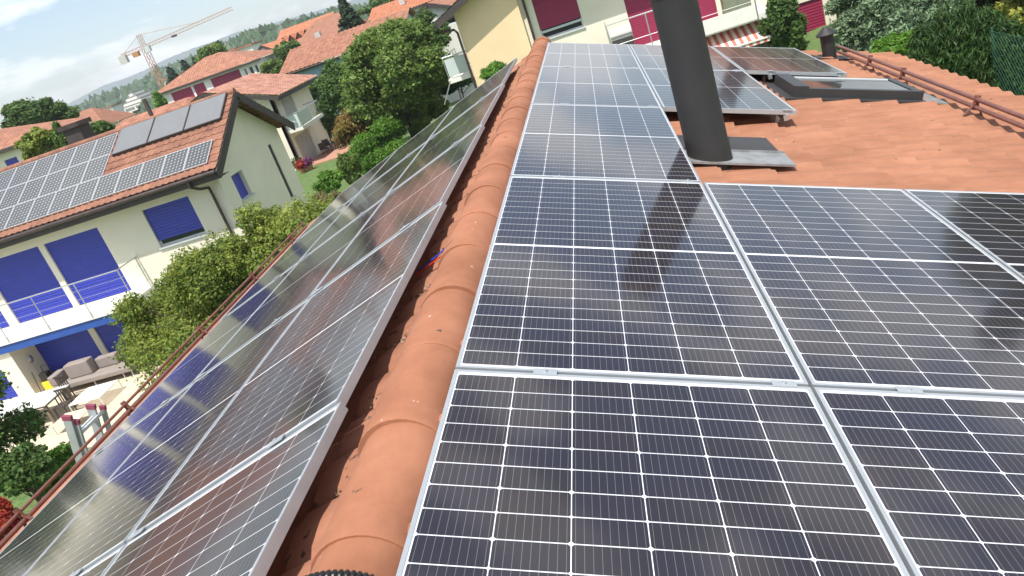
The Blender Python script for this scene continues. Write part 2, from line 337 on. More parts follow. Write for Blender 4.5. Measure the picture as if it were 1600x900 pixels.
def window(parent, x0, x1, z0, z1, y, m, blind=1.0, sill=True, name='window', pitch=0.105, frame=True):
    """recessed window in a wall facing -Y: frame, glass, roller blind, sill"""
    f = MB(); t = 0.06
    f.box(x0+.003, x0+t, y+.10, y+.16, z0+.003, z1-.003).box(x1-t, x1-.003, y+.10, y+.16, z0+.003, z1-.003)
    f.box(x0+t, x1-t, y+.10, y+.16, z0+.003, z0+t).box(x0+t, x1-t, y+.10, y+.16, z1-t, z1-.003)
    w_ = f.build(name, M['frame'], parent)
    MB().box(x0+t, x1-t, y+.12, y+.135, z0+t, z1-t).build('glass', M['glass'], w_)
    if blind > 0:
        zb = z1 - (z1-z0)*blind
        slats(x0+.01, x1-.01, zb+.02, z1-.01, y+.08, pitch).build('blind', m, w_)
    if sill: MB().box(x0-.06, x1+.06, y-.06, y+.09, z0-.07, z0-.003).build('sill', M['frame'], w_)
    return w_
def foliage(blobs, n, size, seed, up=0.55, aspect=1.7, shell=0.55, droop=0.0, loc=(0, 0, 0), zcut=None, wild=1.0):
    """many small bent leaves spread through irregular clumps"""
    g = np.random.default_rng(seed); B = np.array(blobs, float); vol = (B[:, 3]*B[:, 4]*B[:, 5])**(2/3); idx = g.choice(len(B), n, p=vol/vol.sum())
    d = g.normal(size=(n, 3)); d /= np.linalg.norm(d, axis=1)[:, None]
    rad = 1 - shell*g.random(n)**1.4
    # lumpy outline
    lump = 1 + 0.16*wild*np.sin(d[:, 0]*7+idx*1.7)*np.cos(d[:, 1]*6+idx)+0.12*wild*np.sin(d[:, 2]*9+idx*2.3)
    outl = np.where(g.random(n) < 0.16, 1+0.30*g.random(n)**1.5, 1.0)
    p = B[idx, :3] + d*B[idx, 3:6]*(rad*lump*outl)[:, None]
    nr = d*0.7 + g.normal(size=(n, 3))*0.65 + np.array([0, 0, up]); nr /= np.linalg.norm(nr, axis=1)[:, None]
    t = g.normal(size=(n, 3)); t[:, 2] -= droop*2; t -= (t*nr).sum(1)[:, None]*nr; t /= np.linalg.norm(t, axis=1)[:, None]; b = np.cross(nr, t)
    s = size*(0.6+0.8*g.random(n))[:, None]
    P0 = p - t*s*aspect*0.5; P1 = p + b*s*0.5 - nr*s*0.12; P2 = p + t*s*aspect*0.5; P3 = p - b*s*0.5 - nr*s*0.12
    if zcut is not None:
        k = p[:, 2] > zcut; P0, P1, P2, P3 = P0[k], P1[k], P2[k], P3[k]
    v = np.stack([P0, P1, P2, P3], 1).reshape(-1, 3) - np.array(loc); return v
def leaf_obj(name, v, m, parent=None, loc=(0, 0, 0)):
    n = len(v)//4; me = bpy.data.meshes.new(name); me.vertices.add(len(v)); me.vertices.foreach_set('co', v.astype(np.float32).ravel())
    me.loops.add(len(v)); me.loops.foreach_set('vertex_index', np.arange(len(v), dtype=np.int32)); me.polygons.add(n)
    me.polygons.foreach_set('loop_start', np.arange(0, len(v), 4, dtype=np.int32)); me.update(calc_edges=True); me.validate()
    me.materials.append(m); o = bpy.data.objects.new(name, me); col.objects.link(o)
    if parent is not None: o.parent = parent
    else: o.location = loc
    ORG[o.name] = V3(loc); return o
def plant(name, label, cat, base, blobs, n, size, m, seed, trunk=0.12, group=None, stems=5, **kw):
    """tree or shrub: tapered trunk with limbs into each clump, and a crown of leaves"""
    base = V3(base); t = empty(name, base, label, cat, group)
    leaf_obj('crown' if trunk > 0.05 else 'foliage', foliage(blobs, n, size, seed, loc=base, **kw), m, t)
    mb = MB(); rr = random.Random(seed); c = V3(np.array(blobs)[:, :3].mean(0)); top = V3((base.x*.4+c.x*.6, base.y*.4+c.y*.6, c.z))
    mid = base.lerp(top, .5) + Vector((rr.uniform(-.1, .1), rr.uniform(-.1, .1), 0))
    mb.tube([base - Vector((0, 0, .2)), mid, top], [trunk*1.15, trunk*.8, trunk*.45], 8)
    for b in blobs[:stems*3]:
        bc = Vector(b[:3]); st = mid.lerp(top, rr.uniform(0, .9)); mb.tube([st, st.lerp(bc, .5)+Vector((0, 0, rr.uniform(-.1, .2))), bc], [trunk*.4, trunk*.25, trunk*.08], 5)
    mb.build('trunk' if trunk > 0.05 else 'stem', M['bark'], t, smooth=True)
    return t
def clumps(c, r, n, seed, k=0.45, flat=1.0):
    """n irregular sub-clumps filling an ellipsoid of radii r around c"""
    g = random.Random(seed); out = [(c[0], c[1], c[2], r[0]*.58, r[1]*.58, r[2]*.58)]; n = int(n*2.2); k *= .76
    for i in range(n):
        while True:
            d = Vector((g.uniform(-1, 1), g.uniform(-1, 1), g.uniform(-1, 1)))
            if 0.45 < d.length < 1: break
        s = g.uniform(.7, 1.2)*k*(1.25-d.length*.5)
        out.append((c[0]+d.x*r[0]*.8, c[1]+d.y*r[1]*.8, c[2]+d.z*r[2]*.8, r[0]*s, r[1]*s, r[2]*s*flat))
    return out
def zter(x, y):
    ss = lambda a, b, v: (lambda t: t*t*(3-2*t))(min(1, max(0, (v-a)/(b-a))))
    z = -7.5 + .6*ss(22, 48, y) + .6*ss(-14, -2, x)*ss(-5, 20, y) + 1.2*ss(4.8, 9, x)*ss(-8, 6, y)
    z -= 6*ss(120, 350, math.hypot(x, y)) + 12*ss(350, 1200, math.hypot(x, y)); return z

# ------------------------------------------------------------------ ground
def ground():
    xs = [-5000, -3000, -1500, -700, -400, -250, -150, -100] + list(np.arange(-70, 41, 2.5)) + [60, 100, 200, 500, 1200, 3000, 5000]
    ys = [-400, -100, -40] + list(np.arange(-20, 91, 2.5)) + [120, 160, 220, 300, 400, 600, 900, 1400, 2200, 3500, 5000]
    mb = MB(); nx = len(xs)
    for y in ys:
        for x in xs: mb.v.append(Vector((x, y, zter(x, y))))
    for j in range(len(ys)-1):
        for i in range(nx-1): a = j*nx+i; mb.f.append((a, a+1, a+1+nx, a+nx))
    o = mb.build('ground', M['lawn'], smooth=True); tag(o, 'green mown lawn and open ground around the houses', 'ground', kind='structure')
ground()
def sheet(name, pts, m, dz=0.004, z=None):
    mb = MB(); mb.poly([(x, y, (zter(x, y) if z is None else z)+dz) for x, y in pts]); o = mb.build(name, m); o['kind'] = 'structure'; return o
# stone terrace in front of the blue-shuttered house, a slab just above the lawn
tb = MB(); tb.box(-38, -16.3, 15.6, 21.995, -7.9, -7.47); o = tb.build('terrace', M['terrace']); o['kind'] = 'structure'

# ------------------------------------------------------------------ our house (roof we stand on)
TH = 0.3298; CT, ST = math.cos(TH), math.sin(TH)
XR, ZRD = 0.08, -0.125           # ridge line (wave troughs)
EX = 4.6; Y0, Y1 = -6.0, 9.25
house = empty('tiled_house', (XR, 1.6, -7.0), 'house under the camera with an orange clay tile roof carrying the large solar panels', 'house')
zr = lambda x: ZRD - (x-XR)*math.tan(TH)
zl = lambda x: ZRD + .035 + (x-XR)*math.tan(TH)
lr = (EX-XR)/CT
tile_sheet((XR, Y0, ZRD), (0, 1, 0), (CT, 0, -ST), Y1-Y0, lr, stag=.5, seed=3).build('roof', M['tile'], house, smooth=True, angle=40)
tile_sheet((XR, Y0, ZRD+.035), (0, 1, 0), (-CT, 0, -ST), Y1-Y0, lr-.30, seed=4, wob=.005, amp=.010, groove=.016, ne=8, step=.018).build('roof', M['tile_old'], house, smooth=True, angle=40)
hw = MB(); hw.box(-4.0, 4.1, Y0+.5, Y1-.5, -8.2, -1.75); hw.build('wall', M['cream'], house)
gb = MB()
for y in (Y0+.5, Y1-.5): MB().poly([(-4.0, y, -1.75), (4.1, y, -1.75), (4.1, y, zr(4.1)-.08), (XR, y, ZRD-.08), (-4.0, y, zl(-4.0)-.08)]).build('gable', M['cream'], house)
fb = MB()
for y in (Y0+.02, Y1-.05):
    fb.bar((XR, y, ZRD-.10), (EX-.02, y, zr(EX-.02)-.10), .03, .16); fb.bar((XR, y, ZRD-.10), (-4.25, y, zl(-4.25)-.10), .03, .16)
fb.box(-4.24, -4.21, Y0, Y1, zl(-4.2)-.24, zl(-4.2)-.06).box(EX-.08, EX-.05, Y0, Y1, zr(EX)-.22, zr(EX)-.04)
fb.build('fascia', M['fascia'], house)
def half_gutter(y0, y1, x, z, r=.065):
    mb = MB(); k = 10
    for rr_ in (r, r-.006):
        for y in (y0, y1):
            for j in range(k+1):
                a = math.pi + math.pi*j/k; mb.v.append(Vector((x+rr_*math.cos(a), y, z+rr_*math.sin(a))))
    n = k+1
    for j in range(k):
        mb.f.append((j, j+1, n+j+1, n+j)); mb.f.append((2*n+j, 3*n+j, 3*n+j+1, 2*n+j+1))
    mb.tube([(x-r, y0, z), (x-r, y1, z)], .009, 6).tube([(x+r, y0, z), (x+r, y1, z)], .007, 6); return mb
half_gutter(Y0, Y1, -4.36, zl(-4.36)-.09).build('gutter', M['gutter'], house, smooth=True)
half_gutter(Y0, Y1, EX+.05, zr(EX)-.09).build('gutter', M['gutter'], house, smooth=True)
# ridge tiles: overlapping tapered half rounds with a raised collar at the end nearest the camera
def ridge_caps():
    mb = MB(); y = Y0; Lc = .44; k = 18; i = 0; rr = random.Random(5)
    while y < Y1-.02:
        y2 = min(y+Lc+.06, Y1+.03); dx = rr.uniform(-.005, .005); dz = rr.uniform(-.004, .004)
        st = [(y, .1335, .000), (y+.004, .1352, .0), (y+.03, .1348, .0), (y+.06, .1338, 0), (y+.2, .1330, 0), (y2-.10, .1295, -.001), (y2, .128, -.002)]
        b = len(mb.v)
        for (yy, r, z) in st:
            for j in range(k+1):
                a = math.pi*(j/k)*1.10 - .05*math.pi; mb.v.append(Vector((XR+.002+dx+r*math.cos(a)*.99, yy, ZRD+.028+z+dz+r*math.sin(a)*.96)))
        n = k+1
        for q in range(len(st)-1):
            for j in range(k): mb.f.append((b+q*n+j, b+q*n+j+1, b+(q+1)*n+j+1, b+(q+1)*n+j))
        mb.poly([mb.v[b+j]+Vector((0, 0, 0)) for j in range(k+1)])
        # small clay lugs on the collar
        for a in (.17*math.pi,):
            c = Vector((XR-.008+.138*math.cos(a), y+.045, ZRD+.02+.136*math.sin(a)))
            mb.bar(c, c+Vector((.008, .03, .002)), .012, .010)
        y += Lc; i += 1
    return mb
ridge_caps().build('ridge_tiles', M['ridge'], house, smooth=True, angle=38)
# mortar and moss crumbs along both flanks of the ridge
def crumbs():
    mb = MB(); rr = random.Random(11)
    for i in range(2600):
        s_ = rr.random()
        if s_ < .45: x = XR+.125+rr.uniform(-.01, .02); z = ZRD+.045+rr.uniform(-.02, .03)
        else: x = XR-.13-abs(rr.gauss(0, .10)); z = zl(x)+.008+rr.uniform(0, .012)
        y = rr.uniform(-1.8, Y1-.2) if s_ < .5 else -1.7+rr.randint(0, 21)*.48+rr.gauss(0, .075); r = rr.uniform(.003, .008)*(1 if s_ < .5 else 1.25); c = Vector((x, y, z)); n = len(mb.v)
        mb.v += [c+Vector((r, 0, 0)), c+Vector((-r*.8, r*.7, 0)), c+Vector((-r*.6, -r*.8, 0)), c+Vector((0, 0, r*.8)), c-Vector((0, 0, r*.5))]
        mb.f += [(n, n+1, n+3), (n+1, n+2, n+3), (n+2, n, n+3), (n+1, n, n+4), (n+2, n+1, n+4), (n, n+2, n+4)]
    return mb
M['crumb'] = mat('moss_and_mortar_crumbs', (0.08, 0.065, 0.045), rough=0.95, var=.3, island=.8, c2=(0.22, 0.17, 0.12))
cr_ = crumbs().build('moss', M['crumb'], house); cr_['kind'] = 'stuff'

# ---- flue pipe
FX, FY, FR = 1.365, 3.08, .137
chim = MB(); zb = zr(FX)-.02
chim.tube([(FX, FY, zb), (FX, FY, zb+.16), (FX, FY, zb+.165), (FX, FY, .55), (FX, FY, .552), (FX, FY, .575), (FX, FY, .577), (FX, FY, .64)],
          [FR*1.04, FR*1.012, FR, FR, FR*1.02, FR*1.02, FR, FR], 48)
ch = chim.build('chimney', M['flue'], house, smooth=True); tag(ch, 'tall round black metal flue rising through the roof')
MB().tube([(FX, FY, .64), (FX, FY, .655), (FX, FY, .75)], [FR*1.03, FR*1.06, FR*.8], 32).build('chimney_cap', M['flue'], ch, smooth=True)
def on_roof(x, y, h=0.0): return Vector((x + h*ST, y, zr(x) + h*CT))
fl = MB()
def slab_on_roof(mb, x0, x1, y0, y1, h0, h1):
    p = [on_roof(x, y, h) for h in (h0, h1) for x, y in ((x0, y0), (x1, y0), (x1, y1), (x0, y1))]; n = len(mb.v); mb.v += p
    mb.f += [(n+3, n+2, n+1, n), (n+4, n+5, n+6, n+7), (n, n+1, n+5, n+4), (n+1, n+2, n+6, n+5), (n+2, n+3, n+7, n+6), (n+3, n, n+4, n+7)]; return mb
slab_on_roof(fl, 1.12, 1.84, 2.93, 3.24, .046, .060); fl.bar(on_roof(1.5, 3.235, .066), on_roof(1.84, 3.235, .066), .01, .014)
fl.build('flashing', M['flash'], ch)
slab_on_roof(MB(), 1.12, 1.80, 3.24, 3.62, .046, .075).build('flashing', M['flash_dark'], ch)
# ---- small vent pipe with conical cowl
vx, vy = 3.64, 8.62; vz = zr(vx)
vp = MB(); vp.tube([(vx, vy, vz), (vx, vy, vz+.37)], .083, 24); v_ = vp.build('vent_pipe', M['flue'], house, smooth=True); tag(v_, 'short dark vent pipe with a conical cowl')
MB().tube([(vx, vy, vz+.33), (vx, vy, vz+.345), (vx, vy, vz+.43)], [.125, .128, .03], 24).build('cowl', M['flue'], v_, smooth=True)
slab_on_roof(MB(), vx-.2, vx+.26, vy-.16, vy+.18, .03, .04).build('flashing', M['flash_dark'], v_)
# ---- roof window
sx0, sx1, sy0, sy1 = 2.44, 3.56, 5.52, 6.28
sk = MB()
slab_on_roof(sk, sx0, sx0+.13, sy0, sy1, .02, .145); slab_on_roof(sk, sx1-.07, sx1, sy0, sy1, .02, .125)
slab_on_roof(sk, sx0+.13, sx1-.07, sy0, sy0+.07, .02, .125); slab_on_roof(sk, sx0+.13, sx1-.07, sy1-.07, sy1, .02, .125)
so_ = sk.build('skylight', M['skyframe'], house); tag(so_, 'roof window in dark grey metal cladding beside the upper solar panels')
slab_on_roof(MB(), sx0+.13, sx1-.07, sy0+.07, sy1-.07, .09, .118).build('glass', M['glass'], so_)
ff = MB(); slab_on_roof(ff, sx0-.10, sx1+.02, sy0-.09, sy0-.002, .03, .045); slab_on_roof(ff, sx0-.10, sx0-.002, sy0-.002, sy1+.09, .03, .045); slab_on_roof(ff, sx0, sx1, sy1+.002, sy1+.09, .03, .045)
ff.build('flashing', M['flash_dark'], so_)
slab_on_roof(MB(), sx1+.022, sx1+.20, sy0-.09, sy1+.06, .03, .04).build('flashing', M['flash'], so_)
fb2 = MB(); fb2.bar(on_roof(sx0+.16, sy1-.09, .125), on_roof(sx1-.09, sy1-.09, .125), .04, .012); fb2.build('seal', M['frame'], so_)

# ---- snow guards
def snow_guard(side, x, ys, y0, y1, label):
    zf = zr if side > 0 else (lambda q: zl(q)-.035); t = empty('snow_guard', (x, (y0+y1)/2, zf(x)), label, 'snow guard', 'tubular snow guards above the eaves')
    nx = ST*side; P = lambda dx, y, h: Vector((x+dx+nx*h, y, zf(x+dx)+CT*h))
    for h in (.10, .165): MB().tube([P(0, y0, h), P(0, y1, h)], .0185 if side > 0 or h < .12 else .013, 12).build('tube', M['snow'], t, smooth=True)
    for y in ys:
        b = MB(); b.bar(P(-.075, y, .02), P(0, y, .15), .006, .028, (0, 1, 0)); b.bar(P(.075, y, .02), P(0, y, .15), .006, .028, (0, 1, 0))
        b.bar(P(0, y, .075), P(0, y, .20), .05, .012, (0, 1, 0))
        b.build('bracket', M['snow'], t)
    return t
snow_guard(1, 3.74, (1.8, 3.35, 4.93, 6.55, 7.55), 0.6, 8.75, 'brown double-tube snow guard on brackets across the lit right slope')
snow_guard(-1, -3.85, (-.8, .62, 2.06, 3.47, 4.93, 6.36, 7.75), -3.0, 8.32, 'brown double-tube snow guard beyond the lower edge of the left solar panels')

# ------------------------------------------------------------------ large solar panels
PW, PL, GW, GL = 1.038, 2.094, .0114, .0143
def panel_meshes():
    fr = MB(); h = .035; t = .011
    fr.box(0, t, 0, PL, -h, 0).box(PW-t, PW, 0, PL, -h, 0).box(t, PW-t, 0, t, -h, 0).box(t, PW-t, PL-t, PL, -h, 0)
    bs = MB(); bs.quad((t, t, -.0021), (PW-t, t, -.0021), (PW-t, PL-t, -.0021), (t, PL-t, -.0021)); bs.quad((t, t, -.008), (t, PL-t, -.008), (PW-t, PL-t, -.008), (PW-t, t, -.008))
    ce = MB(); cx, cy = .1682, .0846; ox = (PW-6*cx)/2; half = 12*cy; mid = .016; oy = (PL-2*half-mid)/2; g = .0026; gr = .0034
    for i in range(6):
        for j in range(24):
            x0 = ox+i*cx+g/2; x1 = ox+(i+1)*cx-g/2; y0 = oy+j*cy+(mid if j >= 12 else 0)+gr/2; y1 = y0+cy-gr
            a, b = (.0055, .0035) if j % 2 == 0 else (.0035, .0055)
            ce.poly([(x0+a, y0, -.0018), (x1-a, y0, -.0018), (x1, y0+a, -.0018), (x1, y1-b, -.0018), (x1-b, y1, -.0018), (x0+b, y1, -.0018), (x0, y1-b, -.0018), (x0, y0+a, -.0018)])
    return fr, bs, ce
fr, bs, ce = panel_meshes()
proto = empty('solar_panel', (0, 0, 0)); fo = fr.build('frame', M['alu_side'], proto); bo = bs.build('backsheet', M['backsheet'], proto); co = ce.build('cells', M['cell'], proto)
first = [True]
def copy_tree(o, parent=None):
    c = o.copy(); col.objects.link(c); c.parent = parent
    for ch_ in [x for x in bpy.data.objects if x.parent == o and x != c]: copy_tree(ch_, c)
    return c
def place_panel(side, i, j, label, group):
    o = proto if first[0] else copy_tree(proto); first[0] = False
    u = i*(PW+GW); v = j*(PL+GL)
    if side > 0:
        o.location = (.2173+u*CT, v, -u*ST); X = Vector((CT, 0, -ST)); Y = Vector((0, 1, 0))
    else:
        v += .0284; u2 = u+PW
        o.location = (-.1972-u2*CT - .0074*v, v, -.0278-u2*ST-.0036*v); X = Vector((CT, 0, ST)); Y = Vector((-.0074, 1, -.0036)).normalized()
    Z = X.cross(Y).normalized(); o.rotation_euler = Matrix((X, Y, Z)).transposed().to_euler()
    tag(o, label, 'solar panel', group)
rown = {-1: 'nearest row at the bottom edge', 0: 'second row from us', 1: 'row beside the flue base', 2: 'second-farthest row', 3: 'farthest row'}
cn = {0: 'next to the ridge tiles', 1: 'one in from the ridge', 2: 'lowest on the slope'}
for j, ii in ((-1, (0, 1, 2)), (0, (0, 1, 2)), (1, (0,)), (2, (0, 1)), (3, (0, 1, 2))):
    for i in ii: place_panel(1, i, j, 'right-slope solar panel %s, %s' % (cn[i] if not (j == 2 and i == 1) else 'half hidden behind the flue', rown[j]), 'large solar panels on the right slope')
rl_ = {-1: 'nearest row at the bottom edge', 0: 'second row from us', 1: 'middle row', 2: 'second row from the far end', 3: 'farthest row'}
for j in (-1, 0, 1, 2, 3):
    for i in (0, 1, 2): place_panel(-1, i, j, 'left-slope solar panel %s, %s' % ({0: 'next to the ridge', 1: 'in the middle of the slope', 2: 'above the left eave'}[i], rl_[j]), 'large solar panels on the left slope')
# mounting rails with clamps at the row gaps
def rail(side, u, v0, v1, gaps, label):
    def P(uu, v, h):
        return Vector((.2173+uu*CT+h*ST, v, -uu*ST+h*CT)) if side > 0 else Vector((-.1972-uu*CT-.0074*v-h*ST, v, -.0278-uu*ST-.0036*v+h*CT))
    t = empty('mounting_rail', P(u, (v0+v1)/2, -.06), label, 'rail', 'aluminium rails under the solar panels')
    MB().bar(P(u, v0, -.058), P(u, v1, -.058), .04, .042).build('rail', M['steel'], t)
    v = v0+.25
    while v < v1: MB().bar(P(u, v, -.08), P(u, v, -.15), .03, .006, (0, 1, 0)).build('roof_hook', M['alu'], t); v += 2.2
    for gv in gaps:
        c = MB(); c.bar(P(u-.035, gv, .0025), P(u+.035, gv, .0025), .030, .004, (ST*side, 0, CT)); c.tube([P(u, gv, .004), P(u, gv, .011)], .0065, 8); c.build('clamp', M['alu_side'], t)
def gaps_(a, b, off=0): return [off + j*(PL+GL)-GL/2 for j in range(a, b+1)]
for i, a, b, side in ((0, -1, 4, 1), (1, -1, 1, 1), (1, 2, 4, 1), (2, -1, 1, 1), (2, 3, 4, 1), (0, -1, 4, -1), (1, -1, 4, -1), (2, -1, 4, -1)):
    off = 0 if side > 0 else .0284
    for q, f in enumerate((.26, .93)):
        rail(side, i*(PW+GW)+f*PW, a*(PL+GL)+off-.012, b*(PL+GL)+off+.0, gaps_(a, b, off)[1:-1] + ([gaps_(a, a, off)[0]+.012] if a > 1 else []),
             'rail under the %s panels, %s, %s' % ('right' if side > 0 else 'left', {0: 'column nearest the ridge', 1: 'middle column', 2: 'lowest column'}[i] + (' at the far gable' if (a > 1) else ''), 'upslope of its pair' if q == 0 else 'downslope of its pair'))
# corrugated conduit over the ridge at the camera's feet, and loose wires
pts = []; rad = []
for q in range(150):
    a = math.pi*(-.06+1.12*q/149); pts.append((XR-.01+.165*math.cos(a), -.865+.012*math.cos(a), ZRD+.0+.175*math.sin(a))); rad.append(.0165 if q % 3 else .0125)
o = MB().tube(pts, rad, 10).build('conduit', M['cable'], smooth=False, loc=(XR, -.775, ZRD)); tag(o, 'black corrugated cable conduit bent over the ridge tiles at the bottom edge', 'conduit')
for nm, m_, dy, lab in (('wire', 'bluep', .03, 'short blue wire sticking out from under the left panels onto the tiles'), ('wire', 'redp', -.04, 'short red wire with a bent end beside the left panels')):
    yb = 1.42+dy; xb = -.16; p = [(xb-.10, yb+.0, zl(xb-.1)+.04), (xb, yb+.01, zl(xb)+.045), (xb+.05, yb+.005+dy*.2, zl(xb+.05)+.05), (xb+.10, yb+dy*.7, zl(xb+.10)+.05)]
    o = MB().tube(p, .0035, 6).build(nm, M[m_], smooth=True, loc=p[0]); tag(o, lab, 'wire')
o = MB().bar((0, 0, 0), (.0, .03, .0), .022, .004).build('paper_scrap', M['frame'], loc=(0, 0, 0)); o.location = on_roof(2.35, 3.6, .03); tag(o, 'tiny white chip lying on the tiles right of the flue', 'scrap')
#PART2
# ================================================================== neighbours
Z = Vector((0, 0, 1))
def slope(parent, up, e, s, we, ls, m, seed=1, tw=.25, amp=.022, name='roof', course=.36):
    return tile_sheet(up, e, s, we, ls, tw=tw, course=course, amp=amp, step=.02, ne=4, seed=seed).build(name, m, parent, smooth=True, angle=40)
def rect(px0, py0, px1, py1, y):
    a, b = at(px0, py0, y), at(px1, py1, y); return min(a.x, b.x), max(a.x, b.x), min(a.z, b.z), max(a.z, b.z)
# ---------------- A: cream house with blue blinds and solar roof
A = empty('cream_house', (-19, 24.7, -7.47), 'cream house with cobalt blue roller blinds, balcony and a roof full of solar panels', 'house')
SL = R(28.54); cs, sn = math.cos(SL), math.sin(SL); AZ = -1.67
ay, az = 21.25+3.98*cs, AZ-.02+3.98*sn; AXR = -11.85; AXL = -37.0
holesA = [(-15.52, -13.7, -3.75, -2.36), (-19.63, -17.38, -4.93, -2.43), (-22.3, -19.87, -4.93, -2.43), (-25.4, -22.7, -4.93, -2.43),
          (-22.3, -19.87, -7.44, -5.62), (-19.62, -17.9, -7.44, -5.62)]
wb = MB(); wall(wb, -36.4, -12.4, -8.2, -1.55, 22.0, .3, holesA); wb.build('wall', M['cream'], A)
gx = MB()
gy0, gy1 = 22.3, 27.95
zt = lambda y: (AZ+(y-21.25)*math.tan(SL)-.12) if y < ay else (az-(y-ay)*math.tan(SL)-.14)
hg = [(22.85, 23.75, -3.2, -2.3), (26.55, 26.85, -4.3, -2.1)]
# gable wall (facing +X) as upright strips with the two openings left free
wall(gx, 22.302, 27.95, -8.2, -2.0, -12.4, -.3, hg, axis='x')
gx.build('wall', M['cream'], A)
gt = MB(); gt.poly([(-12.398, 22.0, -1.998), (-12.4, 27.95, -1.998), (-12.4, 27.95, zt(27.95)), (-12.4, ay, az-.13), (-12.4, 22.0, zt(22.0))]); gt.build('gable', M['cream'], A)
MB().box(-36.4, -12.703, 27.65, 27.947, -8.2, -1.9).build('wall', M['cream'], A)
MB().poly([(-36.4, 22, -8.2), (-36.4, 22, zt(22)), (-36.4, ay, az-.13), (-36.4, 27.95, zt(27.95)), (-36.4, 27.95, -8.2)]).build('gable', M['cream'], A)
slope(A, (AXL, ay, az), (1, 0, 0), (0, -cs, -sn), AXR-AXL, 3.98, M['tile_dull'], 21, amp=.04)
slope(A, (AXL, ay, az), (1, 0, 0), (0, cs, -sn), AXR-AXL, 4.2, M['tile_dull'], 22, amp=.04)
MB().tube([(AXL, ay, az+.01), (AXR, ay, az+.01)], .12, 12).build('ridge_tiles', M['tile_dull'], A, smooth=True)
fa = MB(); fa.bar((AXR+.0, 21.15, AZ-.23), (AXR+.0, ay, az-.16), .04, .30); fa.build('fascia', M['fascia'], A)
fa = MB(); fa.bar((AXR+.0, ay, az-.16), (AXR+.0, ay+4.15*cs, az-.16-4.15*sn), .04, .30); fa.build('fascia', M['fascia'], A)
MB().box(AXL, AXR-.03, 21.22, 21.26, AZ-.36, AZ-.05).build('fascia', M['fascia'], A)
MB().quad((AXL, 21.27, AZ-.34), (AXR-.03, 21.27, AZ-.34), (AXR-.03, 21.995, AZ-.34), (AXL, 21.995, AZ-.34)).build('soffit', M['fascia'], A)
g_ = MB().tube([(AXL, 21.14, AZ-.10), (AXR-.05, 21.14, AZ-.10)], .07, 12).build('gutter', M['gutter'], A, smooth=True)
MB().tube([(-12.95, 21.14, AZ-.16), (-12.95, 21.14, AZ-.34), (-12.85, 21.45, AZ-.52), (-12.78, 21.88, AZ-.62), (-12.78, 21.90, AZ-.9), (-12.78, 21.90, -7.4)], .05, 12).build('downpipe', M['gutter'], g_, smooth=True)
slab_ = MB().quad((AXR-.03, 21.3, AZ-.25), (AXR-.03, ay, az-.20), (-12.405, ay, az-.20), (-12.405, 21.3, AZ-.25)).build('soffit', M['fascia'], A)
window(A, -15.52, -13.7, -3.75, -2.36, 22.0, M['blue'], .86)
for x0, x1 in ((-19.63, -17.38), (-22.3, -19.87), (-25.4, -22.7)): window(A, x0, x1, -4.93, -2.43, 22.0, M['blue'], 1.0, sill=False)
for x0, x1 in ((-22.3, -19.87), (-19.62, -17.9)): window(A, x0, x1, -7.44, -5.62, 22.0, M['blue'], 1.0, sill=False)
wg = MB().box(-12.62, -12.56, 22.85, 23.75, -3.2, -2.3).build('window', M['frame'], A); slats(22.88, 23.72, -3.18, -2.32, -12.55, axis='x', sgn=1).build('blind', M['blue'], wg)
MB().box(-12.46, -12.30, 22.82, 23.78, -3.26, -3.202).build('sill', M['frame'], wg)
wg = MB().box(-12.47, -12.43, 26.553, 26.847, -4.297, -2.103).build('window', M['dgrey'], A)
MB().box(-12.46, -12.33, 26.5, 26.9, -4.36, -4.302).build('sill', M['frame'], wg)
# projecting ground-floor block and balcony
bk = MB(); wall(bk, -36.4, -22.3, -8.2, -5.215, 20.9, .12, [(-25.0, -23.0, -7.3, -6.1)]); bk.build('wall', M['cream'], A)
MB().box(-22.42, -22.3, 21.021, 21.995, -8.2, -5.215).build('wall', M['cream'], A)
window(A, -25.0, -23.0, -7.3, -6.1, 20.9, M['blue'], 1.0)
sb = MB().box(-36.4, -16.5, 20.75, 21.995, -5.21, -4.96).build('balcony', M['slab'], A)
MB().box(-36.4, -17.0, 20.80, 20.88, -5.52, -5.214).build('awning_box', M['bluefascia'], A)
for x in (-26.0, -23.63, -21.86, -20.09, -18.32, -16.55): MB().bar((x, 20.74, -5.15), (x, 20.74, -3.8), .04, .012, (0, 1, 0)).build('post', M['steel'], sb)
MB().tube([(-36.4, 20.74, -3.8), (-16.55, 20.74, -3.8), (-16.55, 21.98, -3.8)], .024, 8).build('handrail', M['steel'], sb, smooth=True)
for z in (-4.1, -4.4, -4.7): MB().tube([(-36.4, 20.74, z), (-16.55, 20.74, z), (-16.55, 21.98, z)], .006, 6).build('wire', M['steel'], sb)
MB().bar((-16.55, 21.9, -5.1), (-16.55, 21.9, -3.8), .04, .04).build('post', M['steel'], sb)
c_ = MB().box(-19.1, -18.4, 25.2, 25.9, -.6, .85).build('chimney', M['fascia'], A)
MB().box(-19.2, -18.3, 25.1, 26.0, .853, 1.02).build('chimney_cap', M['gutter'], c_)
